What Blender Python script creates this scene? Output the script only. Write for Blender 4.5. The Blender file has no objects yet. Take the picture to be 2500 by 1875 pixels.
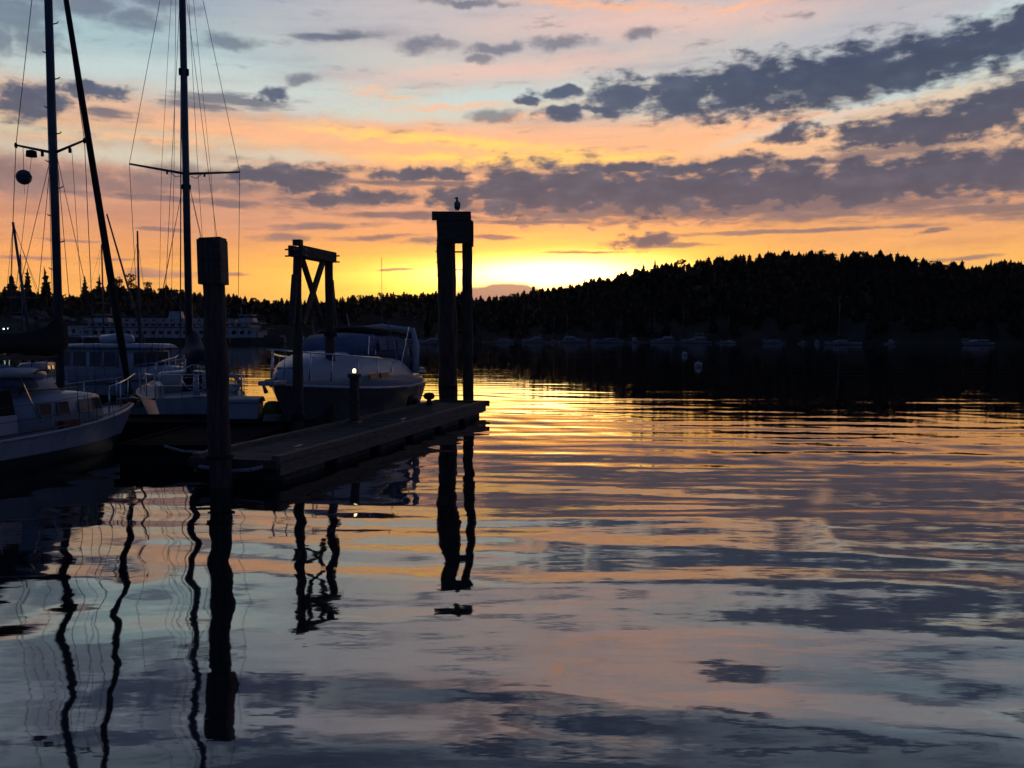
import bpy, math, random
import numpy as np
from mathutils import Vector, Matrix

random.seed(11)
rng = np.random.default_rng(11)
S = bpy.context.scene
COL = S.collection
R = math.radians
PI = math.pi

# ------------------------------------------------------------------ camera
F, CX, CY, HZ, EYE = 2097.0, 1250.0, 937.5, 822.0, 2.6   # photo scale: 2500 x 1875, horizon row 822
PITCH = math.atan((CY - HZ) / F)
cam_d = bpy.data.cameras.new('camera')
cam_d.sensor_width = 36
cam_d.lens = 36 * F / 2500
cam_d.clip_start = 0.1
cam_d.clip_end = 8000
cam = bpy.data.objects.new('camera', cam_d)
cam.location = (0, 0, EYE)
cam.rotation_euler = (PI / 2 - PITCH, 0, 0)
COL.objects.link(cam)
S.camera = cam

def lin(r, g, b, k=1.0):
    f = lambda c: (c / 255 / 12.92 if c / 255 <= 0.04045 else ((c / 255 + 0.055) / 1.055) ** 2.4) * k
    return (f(r), f(g), f(b), 1.0)

def azel(px, py):
    """direction (degrees) of a point of the sky, from its row and column in the photograph"""
    x, y, z = (px - CX) / F, 1.0, (CY - py) / F
    c, s = math.cos(-PITCH), math.sin(-PITCH)
    y, z = y * c - z * s, y * s + z * c
    return math.degrees(math.atan2(x, y)), math.degrees(math.atan2(z, math.hypot(x, y)))

# ------------------------------------------------------------------ world
SUN_AZ, SUN_EL = 3.4, 1.2
W = bpy.data.worlds.new('World')
S.world = W
W.use_nodes = True
NT = W.node_tree
NT.nodes.clear()
LK = NT.links.new

def nd(t, **kw):
    n = NT.nodes.new(t)
    for k, v in kw.items():
        setattr(n, k, v)
    return n

def sock(n, i, v):
    if isinstance(v, bpy.types.NodeSocket):
        LK(v, n.inputs[i])
    elif v is not None:
        n.inputs[i].default_value = v

def M(op, a, b=None, c=None, clamp=False):
    n = nd('ShaderNodeMath', operation=op, use_clamp=clamp)
    sock(n, 0, a); sock(n, 1, b); sock(n, 2, c)
    return n.outputs[0]

def VM(op, a, b=None):
    n = nd('ShaderNodeVectorMath', operation=op)
    sock(n, 0, a); sock(n, 1, b)
    return n.outputs[1] if op in ('LENGTH', 'DOT_PRODUCT') else n.outputs[0]

def SM(x, a, b, lo=0.0, hi=1.0):
    n = nd('ShaderNodeMapRange', interpolation_type='SMOOTHSTEP')
    sock(n, 0, x)
    n.inputs[1].default_value = a; n.inputs[2].default_value = b
    n.inputs[3].default_value = lo; n.inputs[4].default_value = hi
    return n.outputs[0]

def MIX(f, a, b, mode='MIX'):
    n = nd('ShaderNodeMix', data_type='RGBA', blend_type=mode)
    sock(n, 0, f); sock(n, 6, a); sock(n, 7, b)
    return n.outputs[2]

def RAMP(x, stops):
    n = nd('ShaderNodeValToRGB')
    sock(n, 0, x)
    e = n.color_ramp.elements
    while len(e) > 1:
        e.remove(e[-1])
    e[0].position = stops[0][0]; e[0].color = stops[0][1]
    for p, c in stops[1:]:
        q = e.new(p); q.color = c
    return n.outputs[0]

def NOISE(v, scale, detail=6, rough=0.55, dist=0.0, lac=2.0):
    n = nd('ShaderNodeTexNoise')
    sock(n, 'Vector', v)
    n.inputs['Scale'].default_value = scale
    n.inputs['Detail'].default_value = detail
    n.inputs['Roughness'].default_value = rough
    n.inputs['Distortion'].default_value = dist
    n.inputs['Lacunarity'].default_value = lac
    return n.outputs[0]

def XYZ(x, y, z=0.0):
    n = nd('ShaderNodeCombineXYZ')
    sock(n, 0, x); sock(n, 1, y); sock(n, 2, z)
    return n.outputs[0]

tc = nd('ShaderNodeTexCoord')
sep = nd('ShaderNodeSeparateXYZ')
LK(tc.outputs['Generated'], sep.inputs[0])
az = M('MULTIPLY', M('ARCTAN2', sep.outputs[0], sep.outputs[1]), 57.29578)
el = M('MULTIPLY', M('ARCSINE', sep.outputs[2]), 57.29578)
P0 = XYZ(az, el)

def stops(lst, k=1.0):
    return [(max(0.0, e / 90.0), lin(*c, k)) for e, c in lst]

# one cloud deck overhead and all round, seen in perspective
zc = M('MAXIMUM', sep.outputs[2], 0.04)
deck_n = NOISE(XYZ(M('DIVIDE', M('MULTIPLY', sep.outputs[0], 2.0), zc), M('DIVIDE', M('MULTIPLY', sep.outputs[1], 4.6), zc), 1.7), 1.0, 5, 0.6)
cover = SM(el, 19.0, 30.0, 0.0, 1.0)
deck_d = M('ADD', deck_n, M('MULTIPLY_ADD', cover, 0.36, -0.78))
deck_dens = M('MULTIPLY', SM(deck_d, -0.08, 0.14), 0.9)
OVER = [(25, (114, 128, 144)), (30, (80, 94, 116)), (40, (60, 78, 116)), (90, (36, 54, 94))]
deck_c = RAMP(M('MULTIPLY', el, 1 / 90.0), stops([(0, (44, 56, 84)), (20, (58, 68, 94)), (30, (40, 52, 80)), (60, (32, 46, 78)), (90, (28, 42, 76))]))

# ---- everything outside the sunset quarter of the sky: blue dusk under the same deck
far = RAMP(M('MULTIPLY', el, 1 / 90.0), stops([(0, (46, 58, 88)), (10, (44, 60, 96)), (25, (40, 58, 98)), (90, (36, 54, 94))]))
far = MIX(deck_dens, far, deck_c)

# ---- the sunset quarter
streak = NOISE(XYZ(M('MULTIPLY', az, 0.055), M('MULTIPLY_ADD', az, -0.02, M('MULTIPLY', el, 0.55)), 3.1), 1.0, 4, 0.55)
soft = NOISE(XYZ(M('MULTIPLY', az, 0.07), M('MULTIPLY', el, 0.16), 9.7), 1.0, 3, 0.5)
el_w = M('ADD', el, M('MULTIPLY_ADD', streak, 2.4, -1.2))
el_w = M('ADD', el_w, M('MULTIPLY_ADD', soft, 2.0, -1.0))
elf = M('MULTIPLY', el_w, 1 / 90.0)
left = RAMP(elf, stops([(0, (252, 172, 84)), (3.0, (250, 176, 94)), (4.4, (245, 168, 98)), (5.4, (230, 158, 106)), (6.8, (212, 150, 118)),
    (9.2, (200, 152, 130)), (10.8, (198, 168, 148)), (12.0, (204, 190, 164)), (13.0, (220, 176, 144)), (14.2, (206, 180, 162)),
    (15.6, (180, 190, 188)), (17.4, (164, 190, 196)), (19, (160, 178, 188)), (21.4, (148, 162, 180))] + OVER))
cent = RAMP(elf, stops([(0, (255, 204, 96)), (3.0, (255, 204, 86)), (4.6, (255, 194, 82)), (5.6, (252, 178, 90)), (6.8, (236, 164, 112)),
    (8.6, (224, 158, 124)), (10.6, (238, 174, 126)), (12.2, (250, 188, 136)), (13.4, (238, 184, 150)), (14.8, (210, 202, 186)),
    (16.4, (198, 196, 192)), (18, (194, 184, 182)), (20, (190, 184, 188)), (21.6, (188, 178, 180))] + OVER))
right = RAMP(elf, stops([(0, (252, 186, 96)), (3.2, (251, 186, 98)), (4.8, (246, 178, 100)), (6.2, (236, 166, 108)), (8, (224, 160, 120)),
    (10, (222, 172, 140)), (12, (240, 192, 150)), (13.6, (226, 198, 170)), (15.2, (186, 198, 196)), (17, (182, 188, 194)),
    (19, (184, 182, 188)), (21.4, (146, 166, 182))] + OVER))
sky0 = MIX(SM(az, -24, -4), left, cent)
sky0 = MIX(SM(az, 8, 22), sky0, right)
# clear air behind the cloud veils
nish = nd('ShaderNodeTexSky', sky_type='NISHITA', sun_disc=False)
nish.sun_elevation = R(SUN_EL)
nish.sun_rotation = R(SUN_AZ)
nish.air_density = 1.3
nish.dust_density = 2.0
sky0 = MIX(0.08, sky0, VM('MULTIPLY', nish.outputs[0], (0.03, 0.03, 0.03)))
veil = NOISE(XYZ(M('MULTIPLY', az, 0.10), M('MULTIPLY_ADD', az, -0.03, M('MULTIPLY', el, 0.75)), 21.0), 1.0, 5, 0.62)
sky0 = MIX(1.0, sky0, RAMP(veil, [(0.28, (0.80, 0.79, 0.85, 1)), (0.5, (1, 1, 1, 1)), (0.74, (1.12, 1.07, 1.0, 1))]), 'MULTIPLY')

# sideways wobble for every cloud outline
wob = nd('ShaderNodeTexNoise', noise_dimensions='2D')
LK(P0, wob.inputs['Vector'])
wob.inputs['Scale'].default_value = 0.42
wob.inputs['Detail'].default_value = 5
wob.inputs['Roughness'].default_value = 0.62
wv = VM('MULTIPLY', VM('SUBTRACT', wob.outputs[1], (0.5, 0.5, 0.5)), (2.6, 1.15, 0.0))
PW = VM('ADD', P0, wv)
fb = NOISE(XYZ(M('MULTIPLY', az, 0.85), M('MULTIPLY', el, 1.9), 5.0), 0.80, 7, 0.57)
fbm = M('MULTIPLY_ADD', fb, 2.5, -1.08)
PS = VM('ADD', P0, VM('MULTIPLY', wv, (0.9, 0.16, 0)))
fs = NOISE(XYZ(M('MULTIPLY', az, 0.42), M('MULTIPLY', el, 2.1), 61.0), 1.0, 6, 0.62)
fst = M('MULTIPLY_ADD', fs, 2.6, -1.3)
small_n = NOISE(XYZ(M('MULTIPLY', az, 0.30), M('MULTIPLY_ADD', az, -0.04, M('MULTIPLY', el, 1.15)), 41.0), 1.0, 5, 0.6)
small_d = M('MULTIPLY', M('MULTIPLY', SM(small_n, 0.57, 0.76), SM(el, 4.5, 9.0)), 0.55)
shade = NOISE(XYZ(M('MULTIPLY', az, 0.5), M('MULTIPLY', el, 1.1), 77.0), 1.0, 4, 0.55)
# cloud body colour: mauve low down over the glow, slate higher up, deeper overhead
TOPS = [(22, (66, 76, 100)), (26, (48, 60, 84)), (30, (40, 52, 78)), (60, (32, 46, 78)), (90, (28, 42, 76))]
cl_c = RAMP(elf, stops([(0, (158, 118, 108)), (4.5, (140, 108, 106)), (7, (110, 98, 104)), (9.5, (89, 87, 100)), (12, (82, 87, 104)), (15, (76, 87, 110)), (18, (74, 87, 112))] + TOPS))
cl_r = RAMP(elf, stops([(0, (150, 116, 108)), (5, (116, 102, 106)), (8, (92, 88, 100)), (10.5, (77, 80, 98)), (13, (66, 75, 97)), (16, (56, 67, 91)), (20, (58, 70, 96))] + TOPS))
cl_c = MIX(SM(az, 2, 20), cl_c, cl_r)
cl_c = MIX(1.0, cl_c, RAMP(shade, [(0.3, (0.84, 0.84, 0.87, 1)), (0.55, (1.02, 1.0, 1.0, 1)), (0.75, (1.34, 1.26, 1.2, 1))]), 'MULTIPLY')

K = 2500 / 2212
ROT = {}
def spot(it):
    cx, cy, rx, ry = it[:4]
    a, e = azel(cx * K, cy * K)
    a2, _ = azel((cx + rx) * K, cy * K); a1, _ = azel((cx - rx) * K, cy * K)
    _, e2 = azel(cx * K, (cy - ry) * K); _, e1 = azel(cx * K, (cy + ry) * K)
    return a, e, (a2 - a1) / 2, (e2 - e1) / 2

def ellipses(lst, src, lo=-99, hi=99):
    """distance field of a list of cloud bodies: (column, row, half width, half height, tilt) in a 2212 wide frame"""
    d = None
    for it in lst:
        tilt = it[4] if len(it) > 4 else 0
        a, e, ra, re = spot(it)
        if a + 1.75 * ra + 1.6 < lo or a - 1.75 * ra - 1.6 > hi:
            continue
        key = (src.node.name, round(tilt / 4) * 4)
        if key not in ROT:                            # the sky coordinates turned by a few shared tilts
            r = nd('ShaderNodeVectorRotate', rotation_type='Z_AXIS')
            LK(src, r.inputs[0])
            r.inputs['Angle'].default_value = R(-key[1])
            ROT[key] = r.outputs[0]
        c_, s_ = math.cos(R(-key[1])), math.sin(R(-key[1]))
        m = nd('ShaderNodeVectorMath', operation='MULTIPLY_ADD')
        LK(ROT[key], m.inputs[0])
        m.inputs[1].default_value = (1 / ra, 1 / re, 0)
        m.inputs[2].default_value = (-(a * c_ - e * s_) / ra, -(a * s_ + e * c_) / re, 0)
        ln = VM('LENGTH', m.outputs[0])
        d = ln if d is None else M('MINIMUM', d, ln)
    return d

lit1 = [(1020, 310, 330, 15, -3), (1190, 342, 180, 20, -1), (1010, 345, 240, 11, 0), (820, 297, 170, 9, -4), (1330, 338, 120, 10, 2)]
lit2 = [(560, 288, 340, 26, -3), (1000, 320, 420, 40, -2), (330, 300, 160, 9, 0), (120, 296, 60, 5, 0), (800, 196, 48, 12, 4), (980, 228, 140, 6, 4), (1450, 300, 260, 18, 3),
        (1130, 255, 110, 6, 3), (1690, 262, 240, 12, 3), (850, 210, 60, 4, 0), (1000, 380, 120, 8, 0), (1280, 10, 200, 14, -3), (1620, 12, 90, 10, 3)]
cyan = [(280, 150, 360, 34, 3), (560, 200, 320, 34, 0), (760, 236, 360, 22, 0), (1060, 208, 220, 18, 5), (1900, 214, 330, 20, 12), (2170, 20, 150, 26, 8)]
cream = [(260, 336, 330, 20, 0), (620, 338, 160, 14, 0), (880, 250, 200, 12, 2)]
pnk = [(1450, 40, 420, 40, 0), (1350, -60, 420, 50, -3), (1100, 150, 340, 24, 3)]
puffy = [
    (1340, 208, 68, 40), (1480, 205, 92, 48, 6), (1610, 190, 130, 60, 7), (1800, 168, 190, 62, 9), (2010, 128, 200, 56, 13), (2190, 82, 130, 56, 15), (2380, 40, 160, 60, 12), (2580, 0, 160, 60, 12),
    (1205, 198, 40, 14), (1152, 216, 27, 11), (1214, 246, 46, 18), (1290, 235, 34, 11),
    (2150, 236, 150, 52, 14), (2010, 276, 190, 38, 5), (1870, 288, 90, 22, -4), (1705, 287, 58, 20, 8), (2360, 215, 160, 60, 10), (2560, 190, 160, 60, 10),
    (1110, 412, 120, 56), (1250, 410, 150, 58), (1400, 416, 160, 56), (1560, 410, 170, 54, 2), (1700, 405, 150, 50), (1870, 396, 170, 54, 2),
    (2030, 376, 180, 56, 4), (2190, 370, 140, 56), (2400, 365, 180, 54), (2600, 350, 160, 50),
    (985, 425, 60, 30), (640, 384, 110, 28), (545, 380, 80, 18), (905, 376, 120, 13), (1590, 352, 90, 15, 4), (1360, 362, 90, 14), (1470, 368, 80, 16, 5), (1750, 350, 46, 12),
    (1054, -140, 110, 36), (1312, -172, 120, 30), (1606, -86, 100, 18), (1719, -182, 210, 20), (2180, -140, 100, 28), (200, -150, 240, 60), (520, -162, 140, 56), (567, -66, 70, 15), (1950, -215, 200, 24),
    (62, 218, 68, 36, 6), (190, 196, 84, 16, -4), (588, 206, 36, 18, 12), (1400, 520, 80, 14, 3), (760, 428, 130, 16, 4),
]
thin_ = [
    (1330, 450, 360, 30), (1750, 447, 460, 30), (1500, 425, 420, 24, 1), (1950, 400, 420, 26, 3), (2000, 150, 330, 26, 12), (1750, 185, 260, 22, 9), (2100, 262, 260, 22, 8), (2130, 452, 260, 13, 2), (900, 466, 150, 9), (760, 432, 170, 17, 4), (2260, 460, 160, 14), (500, 218, 130, 15, -2), (420, 226, 90, 11), (240, 246, 66, 11),
    (690, 489, 120, 8, 4), (598, 513, 64, 9, 1), (815, 513, 95, 6, 3), (926, 519, 44, 8), (1420, 530, 120, 7, 2), (330, 592, 86, 10), (480, 592, 48, 6), (510, 441, 66, 8), (345, 495, 56, 5, 2), (60, 557, 90, 4), (250, 560, 56, 3.5),
    (1060, 512, 54, 6), (2010, 500, 46, 6, 8), (2105, 556, 84, 5, 4), (1930, 574, 64, 9), (860, 582, 50, 3, 4), (722, 80, 88, 11, 4), (1250, 545, 90, 3, 0), (1150, 480, 200, 6, 0), (1700, 500, 300, 5, 1), (150, 520, 60, 4),
    (1700, 355, 300, 6, 2), (900, 395, 160, 7, 1), (300, 425, 220, 8, 0),
]
soft_ = [
    (20, 28, 110, 52), (75, 84, 50, 28), (0, 92, 36, 28), (185, 12, 84, 30), (-110, 60, 120, 60), (280, 40, 60, 20), (496, 92, 64, 15), (762, 70, 40, 12), (916, 100, 52, 14, 4), (1046, 106, 44, 11), (1100, 104, 30, 11),
    (1030, 128, 22, 9), (1384, 77, 32, 10), (2200, 36, 40, 10, 10), (1215, 92, 60, 12), (650, 170, 26, 12), (40, 386, 130, 36), (150, 392, 100, 30), (265, 405, 110, 18), (420, 380, 100, 24), (330, 388, 80, 20), (-120, 380, 130, 40),
    (1065, 250, 50, 14), (1900, 330, 200, 14, 4), (450, 400, 200, 14), (1130, 440, 150, 20), (360, 10, 60, 16), (1000, 6, 80, 8), (1009, -68, 60, 24), (337, -52, 60, 40), (88, -40, 130, 50), (1200, -90, 120, 20), (2050, -70, 120, 20), (800, -110, 120, 26),
]
bankl = [(1085, 690, 130, 78), (1200, 700, 90, 72)]

def glow(ca, ce, wa, we, col):
    """light scattered round the sun, which has just gone behind the hill"""
    a = M('MULTIPLY', M('ADD', az, -ca), 1 / wa)
    e = M('MULTIPLY', M('ADD', el_g, -ce), 1 / we)
    g = M('EXPONENT', M('MULTIPLY', M('ADD', M('MULTIPLY', a, a), M('MULTIPLY', e, e)), -1.0))
    return VM('MULTIPLY', XYZ(g, g, g), col)
el_g = M('ADD', el, M('MULTIPLY_ADD', streak, 1.0, -0.5))
glows = VM('ADD', VM('ADD', glow(-1.0, 4.0, 12.0, 1.5, (0.20, 0.10, 0.0)), glow(-2.0, 3.9, 8.5, 1.0, (0.26, 0.22, 0.03))), VM('ADD', glow(2.8, 4.0, 8.6, 1.2, (1.9, 0.95, 0.14)), VM('ADD', glow(2.8, 4.1, 6.2, 0.85, (1.7, 1.45, 0.95)), glow(2.5, 5.4, 9.0, 2.8, (0.50, 0.18, 0.0)))))

def quarter(lo, hi):
    s = sky0
    for lst, r0, r1, k, col in ((cyan, 1.6, 0.1, 0.72, lin(190, 207, 206)), (cream, 1.6, 0.1, 0.75, lin(206, 200, 180)), (pnk, 1.6, 0.0, 0.85, lin(226, 186, 172)), (lit2, 1.5, 0.1, 0.72, lin(250, 178, 130)), (lit1, 1.5, 0.1, 0.95, lin(255, 200, 100, 1.12))):
        d = ellipses(lst, PW, lo, hi)
        if d is not None:
            f = SM(d, r0, r1, 0, k)
            if lst is lit1 or lst is lit2:
                f = M('MULTIPLY', f, SM(fs, 0.28, 0.62, 0.35, 1.0))
            s = MIX(f, s, col)
    s = VM('ADD', s, glows)
    di = M('ADD', M('SUBTRACT', 1.0, ellipses(puffy, PW, lo, hi)), fbm)
    dens = SM(di, -0.28, 0.52)
    dens = M('MAXIMUM', dens, SM(M('ADD', M('SUBTRACT', 1.0, ellipses(thin_, PS, lo, hi)), fst), -0.45, 0.6, 0, 0.86))
    ds = ellipses(soft_, PW, lo, hi)
    if ds is not None:
        dens = M('MAXIMUM', dens, SM(M('MULTIPLY_ADD', fbm, 0.8, M('SUBTRACT', 1.0, ds)), -0.55, 0.75, 0, 0.72))
    thin = SM(di, -0.2, 0.9)
    body = MIX(thin, VM('MULTIPLY', cl_c, (1.42, 1.27, 1.14)), cl_c)
    alld = M('MULTIPLY', M('MAXIMUM', M('MAXIMUM', dens, deck_dens), small_d), 0.95)
    s = MIX(alld, s, body)
    d = ellipses(bankl, PS, lo, hi)
    if d is not None:
        s = MIX(SM(d, 1.06, 0.95, 0, 0.95), s, lin(172, 126, 112))
    # towards the sides the sunset gives way to the blue dusk
    s = MIX(SM(M('ABSOLUTE', az), 40, 64), s, far)
    b = nd('ShaderNodeBackground')
    LK(s, b.inputs[0])
    return b.outputs[0]

def pick(f, a, b):
    n = nd('ShaderNodeMixShader')
    LK(f, n.inputs[0]); LK(a, n.inputs[1]); LK(b, n.inputs[2])
    return n.outputs[0]

bg_far = nd('ShaderNodeBackground')
LK(far, bg_far.inputs[0])
qs = [quarter(-99, -12), quarter(-12, 9), quarter(9, 99)]
res = pick(M('GREATER_THAN', az, 9.0), pick(M('GREATER_THAN', az, -12.0), qs[0], qs[1]), qs[2])
inside = M('MULTIPLY', M('LESS_THAN', M('ABSOLUTE', az), 64.0), M('MULTIPLY', M('LESS_THAN', el, 60.0), M('GREATER_THAN', el, -0.5)))
res = pick(inside, bg_far.outputs[0], res)
out = nd('ShaderNodeOutputWorld')
LK(res, out.inputs[0])

# the sun itself has gone behind the wooded hill
sun_d = bpy.data.lights.new('sun', 'SUN')
sun_d.energy = 0.2
sun_d.angle = R(0.53)
sun_d.color = (1.0, 0.55, 0.22)
sun = bpy.data.objects.new('sun', sun_d)
sdir = Vector((math.sin(R(SUN_AZ)) * math.cos(R(SUN_EL)), math.cos(R(SUN_AZ)) * math.cos(R(SUN_EL)), math.sin(R(SUN_EL))))
sun.rotation_euler = (-sdir).to_track_quat('-Z', 'Y').to_euler()
sun.location = (0, 0, 60)
COL.objects.link(sun)

S.view_settings.view_transform = 'Standard'
S.view_settings.look = 'None'
S.view_settings.exposure = 0.22
S.view_settings.gamma = 1.0
S.view_settings.use_curve_mapping = False
S.render.engine = 'CYCLES'
S.cycles.max_bounces = 5
S.cycles.diffuse_bounces = 2
S.cycles.glossy_bounces = 4
S.cycles.use_denoising = True
S.cycles.use_adaptive_sampling = True
S.cycles.adaptive_threshold = 0.03
S.cycles.adaptive_min_samples = 12
S.cycles.sample_clamp_indirect = 6.0
try:
    W.cycles.sampling_method = 'MANUAL'
    W.cycles.sample_map_resolution = 256
except Exception:
    pass

# ------------------------------------------------------------------ materials
def base_mat(name):
    m = bpy.data.materials.new(name)
    m.use_nodes = True
    nt = m.node_tree
    return m, nt, nt.nodes['Principled BSDF']

def mat(name, c, rough=0.6, var=0.25, scale=4.0, bump=0.0, metal=0.0, spec=0.5, stretch=(1, 1, 1), c2=None):
    """one procedural surface: noise between a darker and a lighter tone of its colour, faint relief"""
    m, nt, b = base_mat(name)
    t = nt.nodes.new('ShaderNodeTexCoord')
    mp = nt.nodes.new('ShaderNodeMapping')
    mp.inputs[3].default_value = stretch
    nt.links.new(t.outputs['Object'], mp.inputs[0])
    n = nt.nodes.new('ShaderNodeTexNoise')
    n.inputs['Scale'].default_value = scale
    n.inputs['Detail'].default_value = 6
    nt.links.new(mp.outputs[0], n.inputs['Vector'])
    r = nt.nodes.new('ShaderNodeValToRGB')
    lo = tuple(x * (1 - var) for x in c[:3]) + (1,)
    hi = tuple(min(1, x * (1 + var)) for x in c[:3]) + (1,) if c2 is None else tuple(c2[:3]) + (1,)
    r.color_ramp.elements[0].position = 0.32; r.color_ramp.elements[0].color = lo
    r.color_ramp.elements[1].position = 0.68; r.color_ramp.elements[1].color = hi
    nt.links.new(n.outputs[0], r.inputs[0])
    nt.links.new(r.outputs[0], b.inputs['Base Color'])
    b.inputs['Roughness'].default_value = rough
    b.inputs['Metallic'].default_value = metal
    b.inputs['Specular IOR Level'].default_value = spec
    if bump:
        bp = nt.nodes.new('ShaderNodeBump')
        bp.inputs['Strength'].default_value = bump
        bp.inputs['Distance'].default_value = 0.02
        nt.links.new(n.outputs[0], bp.inputs['Height'])
        nt.links.new(bp.outputs[0], b.inputs['Normal'])
    return m

def hull_mat(name, top, low, line, rough=0.3):
    """painted hull: bottom paint below the boot line (local height), topside paint above it, faint streaks"""
    m, nt, b = base_mat(name)
    t = nt.nodes.new('ShaderNodeTexCoord')
    s = nt.nodes.new('ShaderNodeSeparateXYZ')
    nt.links.new(t.outputs['Object'], s.inputs[0])
    cmp = nt.nodes.new('ShaderNodeMath'); cmp.operation = 'GREATER_THAN'
    cmp.inputs[1].default_value = line
    nt.links.new(s.outputs[2], cmp.inputs[0])
    n = nt.nodes.new('ShaderNodeTexNoise')
    mp = nt.nodes.new('ShaderNodeMapping'); mp.inputs[3].default_value = (5, 5, 0.8)
    nt.links.new(t.outputs['Object'], mp.inputs[0]); nt.links.new(mp.outputs[0], n.inputs['Vector'])
    n.inputs['Scale'].default_value = 1.3; n.inputs['Detail'].default_value = 5
    r = nt.nodes.new('ShaderNodeValToRGB')
    r.color_ramp.elements[0].position = 0.25; r.color_ramp.elements[0].color = tuple(x * 0.78 for x in top[:3]) + (1,)
    r.color_ramp.elements[1].position = 0.6; r.color_ramp.elements[1].color = tuple(top[:3]) + (1,)
    nt.links.new(n.outputs[0], r.inputs[0])
    mx = nt.nodes.new('ShaderNodeMix'); mx.data_type = 'RGBA'
    nt.links.new(cmp.outputs[0], mx.inputs[0])
    mx.inputs[6].default_value = tuple(low[:3]) + (1,)
    nt.links.new(r.outputs[0], mx.inputs[7])
    nt.links.new(mx.outputs[2], b.inputs['Base Color'])
    b.inputs['Roughness'].default_value = rough
    return m

def emit(name, c, k):
    m, nt, b = base_mat(name)
    b.inputs['Base Color'].default_value = (0.6, 0.6, 0.55, 1)
    b.inputs['Emission Color'].default_value = c
    b.inputs['Emission Strength'].default_value = k
    return m

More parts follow.
